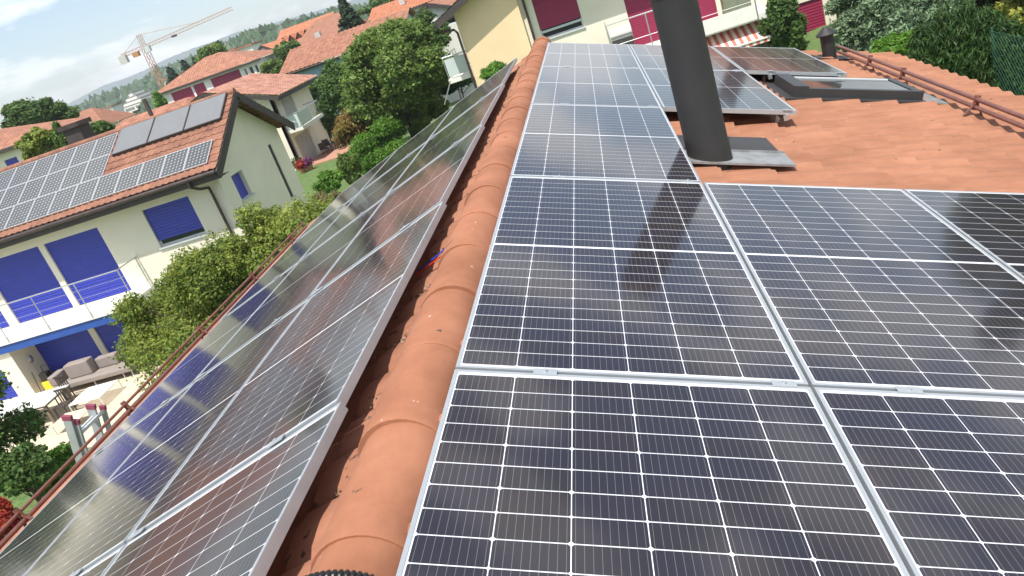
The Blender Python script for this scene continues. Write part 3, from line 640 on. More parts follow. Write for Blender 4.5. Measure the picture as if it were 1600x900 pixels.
# small old-type modules with diamond gaps and three thermal collectors
def Ar(x, t, h=0.0): return Vector((x, 21.3+t*cs-h*sn, -1.567+t*sn+h*cs))
def old_module():
    r_ = empty('roof_solar_panel', (0, 0, 0)); w_, h_ = .872, 1.145; f = MB(); t = .018
    f.box(0, t, 0, h_, -.04, 0).box(w_-t, w_, 0, h_, -.04, 0).box(t, w_-t, 0, t, -.04, 0).box(t, w_-t, h_-t, h_, -.04, 0); f.build('frame', M['alu'], r_)
    MB().quad((t, t, -.0034), (w_-t, t, -.0034), (w_-t, h_-t, -.0034), (t, h_-t, -.0034)).build('backsheet', M['backsheet_old'], r_)
    c = MB(); a = (w_-2*t)/6; b = (h_-2*t)/8; g = .002; k = .028
    for i in range(6):
        for j in range(8):
            x0, x1, y0, y1 = t+i*a+g, t+(i+1)*a-g, t+j*b+g, t+(j+1)*b-g
            c.poly([(x0+k, y0, -.003), (x1-k, y0, -.003), (x1, y0+k, -.003), (x1, y1-k, -.003), (x1-k, y1, -.003), (x0+k, y1, -.003), (x0, y1-k, -.003), (x0, y0+k, -.003)])
    c.build('cells', M['cell_old'], r_); return r_
om = old_module(); fst = True
ordn = ['rightmost', 'second from the right', 'third from the right', 'fourth from the right', 'fifth from the right', 'sixth from the right', 'seventh from the right', 'eighth from the right', 'ninth from the right', 'tenth from the right', 'eleventh from the right']
rot_ = Matrix((Vector((1, 0, 0)), Vector((0, cs, sn)), Vector((0, -sn, cs)))).transposed().to_euler()
for row, (t0, x0, n) in enumerate(((.22, -12.24, 11), (1.39, -16.6, 6), (2.56, -16.6, 6))):
    for i in range(n):
        o = om if fst else copy_tree(om); fst = False
        o.location = Ar(x0-(i+1)*.89+.018, t0); o.rotation_euler = rot_
        tag(o, 'small diamond-patterned solar panel, %s of the %s row on the blue-blind house' % (ordn[i], ('bottom', 'middle', 'top')[row]), 'solar panel', 'small solar panels on the cream house roof')
for i, lab in enumerate(('right-hand', 'middle', 'left-hand')):
    x1 = -12.08-i*1.465; x0 = x1-1.44; t = empty('thermal_collector', Ar((x0+x1)/2, 2.35, 0), 'plain grey thermal collector on the cream house roof, %s of three' % lab, 'solar collector', 'thermal collectors on the cream house roof')
    def slb(a, b, c, d, h0, h1):
        m_ = MB(); p = [Ar(x, tt, h) for h in (h0, h1) for x, tt in ((a, c), (b, c), (b, d), (a, d))]; m_.v += p
        m_.f += [(3, 2, 1, 0), (4, 5, 6, 7), (0, 1, 5, 4), (1, 2, 6, 5), (2, 3, 7, 6), (3, 0, 4, 7)]; return m_
    slb(x0, x1, 2.35, 3.77, -.06, .05).build('casing', M['fascia'], t); slb(x0+.03, x1-.03, 2.38, 3.74, .0503, .056).build('glass', M['collector'], t)

# ---------------- terrace things
TZ = -7.47
t = empty('garden_table', (-20.5, 18.55, TZ), 'garden table with pale glass top and brown legs on the terrace', 'table')
MB().box(-21.8, -19.2, 17.9, 19.2, TZ+.72, TZ+.75).build('tabletop', M['whiteglass'], t)
MB().box(-21.7, -19.3, 17.98, 19.12, TZ+.64, TZ+.717).build('apron', M['wood'], t)
for x in (-21.68, -19.32):
    for y in (18.0, 19.1): MB().box(x-.05, x+.05, y-.05, y+.05, TZ, TZ+.638).build('leg', M['wood'], t)
def chair(x, y, lab, m='darkwood', face=1):
    t = empty('garden_chair', (x, y, TZ), lab, 'chair', 'dark chairs at the garden table')
    MB().box(x-.22, x+.22, y-.22, y+.22, TZ+.43, TZ+.46).build('seat', M[m], t)
    b = MB(); 
    for k in range(5): b.box(x-.2+k*.09, x-.16+k*.09, y-face*.225, y-face*.245 if face < 0 else y-.205, TZ+.46, TZ+.88)
    b.box(x-.22, x+.22, min(y-face*.25, y-face*.2), max(y-face*.25, y-face*.2), TZ+.86, TZ+.92); b.build('backrest', M[m], t)
    for dx in (-.2, .2):
        for dy in (-.2, .2): MB().bar((x+dx, y+dy, TZ), (x+dx*.95, y+dy*.95, TZ+.43), .03, .03).build('leg', M[m], t)
chair(-19.75, 17.55, 'dark chair on the near side of the garden table, closest to its right end'); chair(-20.5, 17.5, 'dark chair on the near side of the garden table, in the middle')
chair(-19.0, 18.3, 'dark chair pushed under the right end of the garden table', face=-1)
chair(-20.0, 19.6, 'dark chair on the house side of the garden table', face=-1)
t = empty('garden_sofa', (-19.3, 20.7, TZ), 'long low taupe garden sofa with big back cushions against the blue blinds', 'sofa')
def soft(x0, x1, y0, y1, z0, z1, name, m, par, r=.05):
    o = MB().box(x0, x1, y0, y1, z0, z1).build(name, m, par); b = o.modifiers.new('bevel', 'BEVEL'); b.width = r; b.segments = 3; return o
soft(-20.9, -17.6, 20.25, 21.15, TZ+.20, TZ+.40, 'seat', M['cushion'], t)
soft(-20.35, -19.35, 20.55, 20.95, TZ+.401, TZ+.95, 'cushion', M['cushion'], t); soft(-19.3, -18.45, 20.85, 21.15, TZ+.401, TZ+.80, 'cushion', M['cushion'], t)
soft(-20.95, -20.6, 20.3, 20.95, TZ+.402, TZ+.78, 'armrest', M['cushion'], t)
for x in (-20.7, -19.3, -18.1, -17.75):
    for y in (20.35, 21.05): MB().bar((x, y, TZ), (x, y, TZ+.20), .03, .03).build('leg', M['frame'], t)
t = empty('coffee_table', (-18.1, 18.8, TZ), 'low white metal coffee table with an open lattice top on the terrace', 'coffee table')
lt = MB()
x0, x1, y0, y1 = -18.75, -17.55, 18.25, 19.35
for k in range(13):
    f = k/12; lt.bar((x0, y0+(y1-y0)*f, TZ+.38), (x0+(x1-x0)*(1-f), y1, TZ+.38), .02, .012); lt.bar((x0+(x1-x0)*f, y0, TZ+.383), (x1, y1-(y1-y0)*f, TZ+.383), .02, .012)
    lt.bar((x1-(x1-x0)*f, y0, TZ+.386), (x0, y1-(y1-y0)*f, TZ+.386), .02, .012); lt.bar((x1, y0+(y1-y0)*f, TZ+.389), (x0+(x1-x0)*f, y1, TZ+.389), .02, .012)
lt.build('tabletop', M['slab'], t)
for (xa, ya), (xb, yb) in (((x0, y0), (x1, y0)), ((x1, y0), (x1, y1)), ((x1, y1), (x0, y1)), ((x0, y1), (x0, y0))): MB().bar((xa, ya, TZ+.37), (xb, yb, TZ+.37), .03, .03).build('rim', M['slab'], t)
for x in (x0, x1):
    for y in (y0, y1): MB().bar((x, y, TZ), (x, y, TZ+.37), .025, .025).build('leg', M['slab'], t)
t = empty('low_table', (-18.0, 17.35, TZ), 'low frame table with plain pale top in front of the lattice table', 'coffee table')
MB().box(-18.55, -17.5, 16.95, 17.75, TZ+.33, TZ+.35).build('tabletop', M['terrace'], t)
for x in (-18.5, -17.55):
    for y in (17.0, 17.7): MB().bar((x, y, TZ), (x, y, TZ+.33), .02, .02).build('leg', M['frame'], t)
t = empty('lounge_chair', (-16.9, 21.0, TZ), 'dark grey lounge chair with a thin metal frame at the end of the sofa', 'chair')
MB().box(-17.3, -16.45, 20.6, 21.3, TZ+.2, TZ+.26).build('seat', M['dgrey'], t); MB().bar((-16.9, 20.6, TZ+.22), (-16.9, 20.35, TZ+.72), .82, .03).build('backrest', M['dgrey'], t)
for x in (-17.32, -16.43): MB().tube([(x, 21.3, TZ), (x, 21.3, TZ+.5), (x, 20.5, TZ+.52), (x, 20.6, TZ)], .015, 6).build('frame', M['steel'], t)
t = empty('pressure_washer', (-21.75, 21.15, TZ), 'yellow and black pressure washer beside the cream pier', 'pressure washer')
soft(-21.95, -21.55, 21.0, 21.35, TZ+.08, TZ+.42, 'body', M['yplast'], t, .04); soft(-21.92, -21.58, 21.05, 21.32, TZ+.421, TZ+.75, 'housing', M['cable'], t, .03)
MB().tube([(-21.9, 21.34, TZ+.4), (-21.9, 21.36, TZ+.95), (-21.6, 21.36, TZ+.95), (-21.6, 21.34, TZ+.4)], .014, 6).build('handle', M['cable'], t)
for x in (-21.98, -21.52): MB().tube([(x-.02, 21.25, TZ+.09), (x+.02, 21.25, TZ+.09)], .09, 16).build('wheel', M['cable'], t)
MB().tube([(-22.1, 20.95, TZ+.02), (-22.12, 21.1, TZ+.9)], .012, 6).build('lance', M['cable'], t)
t = empty('storage_bench', (-21.6, 21.65, TZ), 'low grey storage bench behind the pressure washer', 'bench')
MB().box(-22.28, -20.95, 21.45, 21.95, TZ, TZ+.36).build('box', M['grey'], t); MB().box(-22.285, -20.93, 21.43, 21.96, TZ+.363, TZ+.40).build('lid', M['grey'], t)
t = empty('wall_lamp', (-22.29, 21.5, -6.25), 'round grey lamp on the shaded side of the cream pier', 'lamp')
MB().tube([(-22.295, 21.5, -6.2), (-22.24, 21.5, -6.2), (-22.17, 21.5, -6.2)], [.10, .15, .06], 16).build('shade', M['steel'], t, smooth=True); MB().tube([(-22.285, 21.5, -6.35), (-22.28, 21.5, -7.0)], .012, 6).build('cord', M['steel'], t)
# ---------------- aluminium ladder leaning at our left eave
t = empty('ladder', (-6.9, 4.1, -7.4), 'aluminium ladder with magenta end caps standing by our left eave', 'ladder')
def lad(y0, y1, xo, ztop, zb=-7.3, ww=.075):
    for y in (y0, y1):
        a = Vector((-6.75+xo, y, zb)); d = Vector((1.75, 0, 5.85)).normalized(); b = a + d*((ztop-(.10 if y == y1 else 0)-zb)/d.z)
        MB().bar(a, b, .028, ww, (1, 0, 0)).build('stile', M['stile'] if 'stile' in M else M['steel'], t); MB().bar(b, b+d*.05, .034, ww+.01, (1, 0, 0)).build('end_cap', M['pinkcap'], t)
    z = zb+.25
    while z < ztop-.1:
        xx = -6.75+xo+1.75*(z-zb)/5.85; MB().bar((xx, y0+.014, z), (xx, y1-.014, z), .035, .03).build('rung', M['alu'], t); z += .28
M['stile'] = mat('dull_ladder_aluminium', (0.42, 0.43, 0.44), rough=.5, metal=.4)
lad(4.00, 4.36, 0, -1.54, ww=.085); lad(4.03, 4.45, .06, -1.62, ww=.05)

# ---------------- B: house with gable towards us and side balcony
B = empty('gabled_house', (-26, 53, -6.9), 'cream two-storey house with striped clay roof, side balcony and brick patio', 'house')
bx, bz = -25.7, .03; sl2 = math.atan2(1.71, 5.0); c2, s2 = math.cos(sl2), math.sin(sl2); ls2 = 5.0/c2
M['tile_strip'] = tile_mat('pinkish_clay_tile', (0.27, 0.13, 0.095), (0.42, 0.23, 0.175), lichen=.6)
slope(B, (bx, 49.0, bz), (0, 1, 0), (c2, 0, -s2), 8.6, ls2, M['tile_strip'], 31, tw=.50, amp=.09)
slope(B, (bx, 49.0, bz), (0, 1, 0), (-c2, 0, -s2), 8.6, ls2, M['tile_strip'], 32, tw=.50, amp=.09)
for sx in (1, -1): MB().bar((bx, 48.98, bz-.14), (bx+sx*5.0, 48.98, bz-1.71-.14), .04, .28).build('fascia', M['fascia'], B)
MB().box(-20.76, -20.70, 49.0, 57.6, bz-1.71-.30, bz-1.71-.03).build('fascia', M['fascia'], B)
zB = lambda x: bz-.1-abs(x-bx)*math.tan(sl2)
MB().poly([(-29.9, 49.8, -8), (-21.5, 49.8, -8), (-21.5, 49.8, zB(-21.5)), (bx, 49.8, zB(bx)), (-29.9, 49.8, zB(-29.9))]).build('gable', M['cream'], B)
bw = MB(); wall(bw, 49.8, 57.0, -8, zB(-21.5), -21.5, -.25, [(51.0, 53.2, -4.1, -2.1), (50.6, 53.6, -6.88, -4.75)], axis='x'); bw.build('wall', M['cream'], B)
for y0_, y1_, z0_, z1_ in ((51.0, 53.2, -4.1, -2.1), (50.6, 53.6, -6.88, -4.75)):
    f = MB().box(-21.72, -21.66, y0_+.003, y1_-.003, z0_+.003, z1_-.003).build('door', M['frame'], B); mbb = MB(); n_ = 9
    for k in range(n_): mbb.box(-21.655, -21.64, y0_+.02+k*(y1_-y0_)/n_, y0_-.02+(k+1)*(y1_-y0_)/n_, z0_+.03, z1_-.03)
    mbb.build('shutter', M['concrete'], f)
bb = MB().box(-21.495, -20.3, 49.9, 54.6, -4.36, -4.14).build('balcony', M['slab'], B)
for y in np.linspace(49.95, 54.55, 14): MB().bar((-20.34, y, -4.14), (-20.34, y, -3.15), .03, .02).build('baluster', M['steel'], bb)
for x in np.linspace(-21.3, -20.4, 4): MB().bar((x, 54.55, -4.14), (x, 54.55, -3.15), .03, .02).build('baluster', M['steel'], bb)
MB().tube([(-21.49, 49.95, -3.13), (-20.34, 49.95, -3.13), (-20.34, 54.55, -3.13), (-21.49, 54.55, -3.13)], .03, 6).build('handrail', M['steel'], bb)
MB().box(-21.3, -20.36, 49.925, 49.935, -4.1, -3.2).build('glass_panel', M['railglass'], bb); MB().box(-20.30, -20.29, 49.98, 52.2, -4.1, -3.2).build('glass_panel', M['railglass'], bb)
MB().tube([(-21.42, 49.7, -1.95), (-21.42, 49.7, -6.9)], .05, 8).build('downpipe', M['gutter'], B)
pt_ = MB().box(-21.49, -18.2, 49.6, 57.5, -7.5, zter(-20, 53)+.08).build('patio', M['brick']); pt_['kind'] = 'structure'
PZ = zter(-20, 53)+.08
t = empty('patio_table', (-19.6, 53.6, PZ), 'dark patio table set out beside the cream house wall', 'table')
MB().box(-20.3, -18.9, 53.0, 54.2, PZ+.70, PZ+.74).build('tabletop', M['dgrey'], t)
for x in (-20.2, -19.0):
    for y in (53.1, 54.1): MB().bar((x, y, PZ), (x, y, PZ+.7), .06, .06).build('leg', M['darkwood'], t)
for k, (x, y, wd) in enumerate(((-20.55, 52.7, 'near left'), (-19.2, 52.6, 'near right'), (-18.6, 53.8, 'far right'), (-20.7, 54.0, 'far left'))):
    t = empty('patio_chair', (x, y, PZ), 'dark wicker chair at the %s side of the patio table' % wd, 'chair', 'chairs round the patio table')
    MB().box(x-.25, x+.25, y-.25, y+.25, PZ+.38, PZ+.45).build('seat', M['dgrey'], t); MB().box(x-.25, x+.25, y-.28, y-.23, PZ+.453, PZ+.9).build('backrest', M['darkwood'], t)
    for dx in (-.2, .2):
        for dy in (-.2, .2): MB().bar((x+dx, y+dy, PZ), (x+dx, y+dy, PZ+.38), .04, .04).build('leg', M['darkwood'], t)
for k, (px, py, h, lm, lab) in enumerate(((467, 262, .35, 'leaf_dark', 'dark leafy plant in a clay pot at the corner of the patio'), (474, 266, .3, 'leaf_red', 'reddish plant in a clay pot between the two other pots'), (484, 262, .35, 'purple', 'purple flowering plant in a wide pot on the patio edge'))):
    p = at(px, py, PZ+.1, 2); p.z = zter(p.x, p.y); t = empty('flower_pot', p, lab, 'potted plant', 'pots at the patio corner')
    MB().tube([p, p+Vector((0, 0, .35))], [.18, .26], 14).build('pot', M['pot'], t, smooth=True)
    leaf_obj('plant', foliage([(p.x, p.y, p.z+.6, .38, .38, .33)], 260, .10, 60+k, loc=p), M[lm], t)

# ---------------- simple far house helper
def gable_house(name, label, x0, x1, y0, y1, zg, ze, rise, m_roof, m_wall, axis='x', over=.5, seed=1, wins=(), tile=True, hip=0.0, group=None, tw=.3):
    t = empty(name, ((x0+x1)/2, (y0+y1)/2, zg), label, 'house', group)
    wb_ = MB(); hs = [(a, b, c, d) for a, b, c, d, _ in wins]
    wall(wb_, x0+over, x1-over, zg-1.5, ze-.05, y0+over, .25, hs); wb_.build('wall', M[m_wall], t)
    MB().box(x1-over-.25, x1-over, y0+over+.251, y1-over, zg-1.5, ze-.05).build('wall', M[m_wall], t)
    MB().box(x0+over, x0+over+.25, y0+over+.251, y1-over, zg-1.5, ze-.05).build('wall', M[m_wall], t)
    for a, b, c, d, m_ in wins: window(t, a, b, c, d, y0+over, M[m_] if m_ else M['glass'], 1.0 if m_ else 0, sill=False, pitch=.15)
    if axis == 'x':
        ym = (y0+y1)/2; hy = (y1-y0)/2; hx = hip*(x1-x0)/2; sl_ = math.hypot(hy, rise)
        if hip > 0:
            a, b, c, d = (x0, y0, ze), (x1, y0, ze), (x1, y1, ze), (x0, y1, ze); r0, r1 = (x0+hx, ym, ze+rise), (x1-hx, ym, ze+rise)
            for pts_ in ((a, b, r1, r0), (b, c, r1), (c, d, r0, r1), (d, a, r0)):
                MB().poly(pts_).build('roof', m_roof, t)
        else:
            for s_, sd_ in ((-1, seed), (1, seed+50)): slope(t, (x0, ym, ze+rise), (1, 0, 0), (0, s_*hy/sl_, -rise/sl_), x1-x0, sl_, m_roof, sd_, tw=tw, amp=.022 if tw < .35 else .075)
            for xx in (x0+over, x1-over): MB().poly([(xx, y0+over, ze-.05), (xx, y1-over, ze-.05), (xx, ym, ze+rise*.86)]).build('gable', M[m_wall], t)
        MB().box(x0+.02, x1-.02, y0+.01, y0+.06, ze-.28, ze-.03).build('fascia', M['fascia'], t)
    else:
        xm = (x0+x1)/2; hx = (x1-x0)/2; sl_ = math.hypot(hx, rise)
        for s_, sd_ in ((-1, seed), (1, seed+50)): slope(t, (xm, y0, ze+rise), (0, 1, 0), (s_*hx/sl_, 0, -rise/sl_), y1-y0, sl_, m_roof, sd_, tw=tw, amp=.022 if tw < .35 else .075)
        MB().poly([(x0+over, y0+over, ze-.05), (x1-over, y0+over, ze-.05), (xm, y0+over, ze+rise*.9)]).build('gable', M[m_wall], t)
        for s_ in (-1, 1): MB().bar((xm, y0+.02, ze+rise-.14), (xm+s_*hx, y0+.02, ze-.14), .05, .25).build('fascia', M['fascia'], t)
    return t
# C: hipped house with dark red blinds
r1_ = rect(263, 147, 290, 151, 95.5); r2_ = rect(291, 136, 302, 142, 95.5)
C = gable_house('hip_roofed_house', 'pale house with a broad hipped orange roof and dark red blinds', -56.3, -40.3, 95, 104, -5.2, .92, 2.3, M['tile_roll'], 'white', hip=.86,
    wins=[(-53.9, -50.9, -1.1, .45, 'red'), (-50.6, -49.0, -1.1, .45, 'red'), (-48.0, -43.8, -.9, .5, 'red'), (-43.2, -42.9, -.6, .3, ''), (-42.5, -42.0, -.7, .3, ''), (-41.7, -41.3, -.7, .3, '')], seed=41)
MB().box(-54.4, -46.0, 94.2, 95.4, -2.4, -2.2).build('balcony', M['slab'], C); MB().box(-54.4, -46.0, 94.15, 94.19, -2.2, -1.2).build('glass_panel', M['railglass'], C)
MB().bar((-47.3, 99.2, 1.9), (-47.3, 99.2, 3.0), .5, .5).build('chimney', M['fascia'], C); MB().bar((-43.6, 97.5, 1.0), (-43.6, 97.5, 1.8), .35, .35).build('vent', M['fascia'], C)
# D: long orange roof with dormers, brown-roofed house next to it
D = gable_house('dormer_house', 'white gabled house with bright orange roof and a row of small dormers', -48.3, -43.4, 110, 128, -5, .7, 1.7, M['tile_bright'], 'white', axis='y', over=.3, seed=43, wins=[(-47.2, -46.3, -.9, .45, ''), (-45.9, -44.6, -.9, .45, '')], tw=.4)
slope(D, (-47.5, 124, 3.7), (1, 0, 0), (0, -.94, -.34), 9.5, 8.5, M['tile_bright'], 44, tw=.4)
MB().box(-43.4, -38.6, 116.5, 117, -6, .8).build('wall', M['white'], D)
for k in range(5):
    x = -45.6+k*1.35; y = 119.5-k*.15; z = 2.05; m_ = MB(); m_.poly([(x-.5, y-1.0, z-.3), (x+.5, y-1.0, z-.3), (x, y-1.0, z+.45)]); dd = m_.build('dormer', M['fascia'], D)
    MB().quad((x-.65, y-1.2, z-.35), (x, y-1.2, z+.55), (x, y+1.6, z+.55), (x-.65, y+1.6, z-.35)).build('dormer_roof', M['tile_bright'], dd); MB().quad((x+.65, y-1.2, z-.35), (x+.65, y+1.6, z-.35), (x, y+1.6, z+.55), (x, y-1.2, z+.55)).build('dormer_roof', M['tile_bright'], dd)
D2 = gable_house('brown_roofed_house', 'house with a broad dull brown roof right of the dormer house', -42.8, -33.6, 112, 128, -5, .3, 3.0, M['tile_brown'], 'cream', hip=.55, seed=45)
MB().box(-38.9, -38.1, 113.5, 114.3, .3, 1.6).build('chimney', M['concrete'], D2)
# E: pale blue house
E_ = gable_house('pale_blue_house', 'pale blue house with a long striped orange roof behind the trees', -30.8, -17, 75, 87, -6.9, -1.3, 1.95, M['tile_far'], 'bluewall', seed=47, wins=[(-26.6, -24.6, -3.4, -2.0, 'blue'), (-22.0, -20.6, -3.4, -2.0, '')], tw=.5)
MB().tube([(-30.8, 74.93, -1.42), (-17, 74.93, -1.42)], .09, 8).build('gutter', M['gutter'], E_)
# F: white gable behind the big yellow wall
F_ = gable_house('white_gabled_house', 'small white gable-fronted house seen between the big tree and the yellow wall', -13.2, -8.3, 58, 67, -6.6, -.35, 1.0, M['tile_far'], 'white', axis='y', seed=49, over=.35, wins=[(-9.9, -9.1, -1.3, -.5, '')])
E2 = gable_house('orange_roofed_house', 'low orange-roofed house between the dark conifer and the big tree', -26.5, -15, 98, 108, -5.5, .5, 1.5, M['tile_bright'], 'white', seed=50, tw=.4)
MB().box(-22.2, -21.5, 100, 100.7, 1.2, 2.3).build('chimney', M['concrete'], E2)
# H: houses at the left behind the solar roof
H1 = gable_house('beige_house', 'beige house with a blue blind and orange roof beyond the dark chimney', -58.0, -39.4, 50, 58, -6.9, .95, 1.6, M['tile_roll'], 'cream', hip=.71, seed=51, wins=[(-43.2, -42.1, -1.0, .15, 'blue'), (-40.9, -40.4, -.6, .3, 'blue')])
H2 = gable_house('orange_tiled_house', 'house with an orange striped roof just behind the thermal collectors', -36.5, -28.0, 50, 58, -6.9, -.95, 1.0, M['tile_roll'], 'cream', hip=.35, seed=53)
MB().bar((-31.1, 51.2, -.5), (-31.1, 51.2, .95), .22, .22).build('vent_pipe', M['fascia'], H2)
H3 = gable_house('brown_roofed_house', 'house with a weathered brown hipped roof left of the stepped apartments', -69.5, -59.5, 88, 95.5, -6.5, -.5, 2.5, M['tile_brown'], 'cream', hip=.6, seed=55)

# ---------------- G: red-blind house with yellow wing
G = empty('yellow_wing_house', (3, 38, -6.3), 'large house behind the far gable with yellow wing, dark red blinds and balcony', 'house')
gy = 34.0
w1 = (-1.6, .30, -2.28, -.30); w2 = (2.25, 4.7, -3.86, -1.0); w3 = (4.95, 6.0, -3.86, -1.5); w4 = (9.25, 10.3, -5.95, -4.2)
w5 = (2.25, 7.0, -6.2, -4.7)
wb = MB(); wall(wb, -2.2, 12.6, -7.6, .3, gy, .3, [w1, w2, w3, w4, w5]); wb.build('wall', M['cream'], G)
window(G, *w1, gy, M['red'], .80, pitch=.09)
MB().box(w1[0]-.02, w1[1]+.02, gy+.02, gy+.06, w1[2]+.26, w1[2]+.36).build('guard_bar', M['frame'], G)
window(G, *w2, gy, M['red'], 1.0, sill=False, pitch=.09); window(G, *w3, gy, M['red'], 1.0, sill=False, pitch=.09); window(G, *w4, gy, M['red'], 1.0, sill=False, pitch=.12); window(G, *w5, gy, M['red'], 0, sill=False)
# yellow gabled wing, a little proud of the cream facade
MB().box(-5.05, -2.2, 33.7, 44, -7.6, -.55).build('wall', M['yellow'], G)
MB().poly([(-5.05, 33.7, -.55), (-2.2, 33.7, -.55), (-2.2, 33.7, 1.25), (-5.05, 33.7, .02)]).build('gable', M['yellow'], G)
MB().quad((-2.2, 33.7, -.55), (-2.2, 34.0, -.55), (-2.2, 34.0, 1.25), (-2.2, 33.7, 1.25)).build('gable', M['yellow'], G)
sg = math.atan2(1.23, 2.85)
slope(G, (-.4, 33.0, 2.28), (0, 1, 0), (-math.cos(sg), 0, -math.sin(sg)), 11, 5.9, M['tile_far'], 61)
MB().bar((-.4, 32.98, 2.12), (-5.82, 32.98, -.22), .05, .28).build('fascia', M['fascia'], G)
MB().quad((-5.6, 33.0, -.24), (-.4, 33.0, 2.0), (-.4, 33.7, 2.0), (-5.6, 33.7, -.24)).build('soffit', M['fascia'], G)
gg = MB().tube([(-5.85, 33.0, -.2), (-5.85, 44, -.2)], .08, 10).build('gutter', M['gutter'], G, smooth=True)
MB().tube([(-5.82, 33.15, -.3), (-5.78, 33.2, -.55), (-5.2, 33.45, -.62), (-5.12, 33.6, -.8), (-5.12, 33.6, -6.3)], .055, 10).build('downpipe', M['gutter'], gg, smooth=True)
slope(G, (-2.0, 38.4, 1.55), (1, 0, 0), (0, -.9659, -.2588), 15, 5.6, M['tile_far'], 62)
MB().box(-2.0, 13.0, 33.0, 33.05, -.02, .24).build('fascia', M['fascia'], G); MB().quad((-2.0, 33.05, 0), (13, 33.05, 0), (13, 33.995, 0), (-2, 33.995, 0)).build('soffit', M['slab'], G)
MB().tube([(-1.95, 33.1, .05), (-1.95, 33.9, -.3), (-1.95, 33.9, -6.3)], .055, 10).build('downpipe', M['gutter'], G, smooth=True)
MB().tube([(10.8, 33.9, .0), (10.8, 33.9, -6.3)], .055, 10).build('downpipe', M['gutter'], G, smooth=True)
ow = MB().box(11.15, 12.1, 33.93, 33.995, -5.1, -3.6).build('window', M['orangewood'], G); MB().box(11.3, 11.95, 33.90, 33.927, -4.95, -3.75).build('glass', M['glass'], ow)
gc = MB().box(8.9, 9.7, 35.4, 36.2, .2, 2.7).build('chimney', M['fascia'], G); MB().box(8.8, 9.8, 35.3, 36.3, 2.703, 2.9).build('chimney_cap', M['gutter'], gc)
# balconies
b1_ = MB().box(1.15, 8.0, 32.5, 33.995, -4.12, -3.88).build('balcony', M['slab'], G)
MB().box(5.0, 7.35, 32.45, 32.497, -4.05, -3.45).build('parapet', M['slab'], b1_)
for x in (1.2, 2.9, 4.6, 7.3): MB().bar((x, 32.42, -4.1), (x, 32.42, -2.42), .05, .05).build('post', M['steel'], b1_)
MB().tube([(1.2, 33.95, -2.4), (1.2, 32.42, -2.4), (7.3, 32.42, -2.4)], .03, 8).build('handrail', M['steel'], b1_, smooth=True)
MB().tube([(1.2, 32.42, -3.3), (7.3, 32.42, -3.3)], .01, 6).build('wire', M['steel'], b1_)
b2_ = MB().box(-6.4, -5.06, 34.5, 38.5, -2.9, -2.7).build('balcony', M['slab'], G)
for y in np.linspace(34.55, 38.45, 6): MB().bar((-6.36, y, -2.7), (-6.36, y, -1.72), .04, .03).build('post', M['steel'], b2_)
MB().tube([(-5.08, 34.55, -1.7), (-6.36, 34.55, -1.7), (-6.36, 38.45, -1.7)], .03, 8).build('handrail', M['steel'], b2_)
MB().box(-6.3, -5.2, 34.52, 34.53, -2.6, -1.8).build('glass_panel', M['railglass'], b2_)
MB().bar((-6.3, 34.4, -2.75), (-6.95, 34.4, -3.7), .06, .05).build('stair_rail', M['steel'], b2_)
# striped awning
aw = empty('awning', (6.4, 33.9, -4.3), 'red and white striped awning stretched out below the balcony', 'awning')
for nm_, off_ in (('awnred', 0), ('awnwhite', 1)):
    mm_ = MB()
    for k in range(22):
        if k % 2 != off_: continue
        xa = 4.3+k*.15; mm_.quad((xa, 33.9, -4.2), (xa+.15, 33.9, -4.2), (xa+.15, 32.2, -4.82), (xa, 32.2, -4.82)); mm_.quad((xa, 32.2, -4.82), (xa+.15, 32.2, -4.82), (xa+.15, 32.19, -5.02), (xa, 32.19, -5.02))
    mm_.build('cloth', M[nm_], aw)
MB().bar((4.3, 32.18, -4.84), (7.6, 32.18, -4.84), .05, .06).build('front_bar', M['slab'], aw)
for x in (4.7, 7.2): MB().bar((x, 33.9, -4.5), (x, 32.3, -4.9), .05, .04).build('arm', M['slab'], aw)
t = empty('storage_cabinet', (6.7, 33.3, -3.88), 'olive green storage cabinet on the balcony above the striped awning', 'cabinet')
MB().box(6.15, 7.25, 33.0, 33.7, -3.84, -2.85).build('body', M['olive'], t); MB().box(6.12, 7.28, 32.97, 33.72, -2.847, -2.80).build('lid', M['olive'], t)
MB().box(6.2, 6.68, 32.975, 32.997, -3.75, -2.92).build('door', M['olive'], t); MB().box(6.72, 7.2, 32.975, 32.997, -3.75, -2.92).build('door', M['olive'], t)
t = empty('garden_box', (1.75, 33.0, -3.88), 'dark box with a pale rounded lid behind the balcony railing', 'storage box')
MB().box(1.3, 2.2, 32.7, 33.5, -3.86, -3.05).build('body', M['dgrey'], t)
MB().tube([(1.28, 33.1, -3.06), (2.22, 33.1, -3.06)], .41, 20).build('lid', M['concrete'], t, smooth=True)
t = empty('timber_screen', (7.6, 32.3, -6.3), 'dark brown timber screen under the outer end of the striped awning', 'screen')
MB().box(6.6, 7.9, 32.6, 32.66, -6.6, -5.05).build('panel', M['wood'], t); MB().box(7.9, 7.98, 32.58, 32.68, -6.6, -5.0).build('post', M['wood'], t)
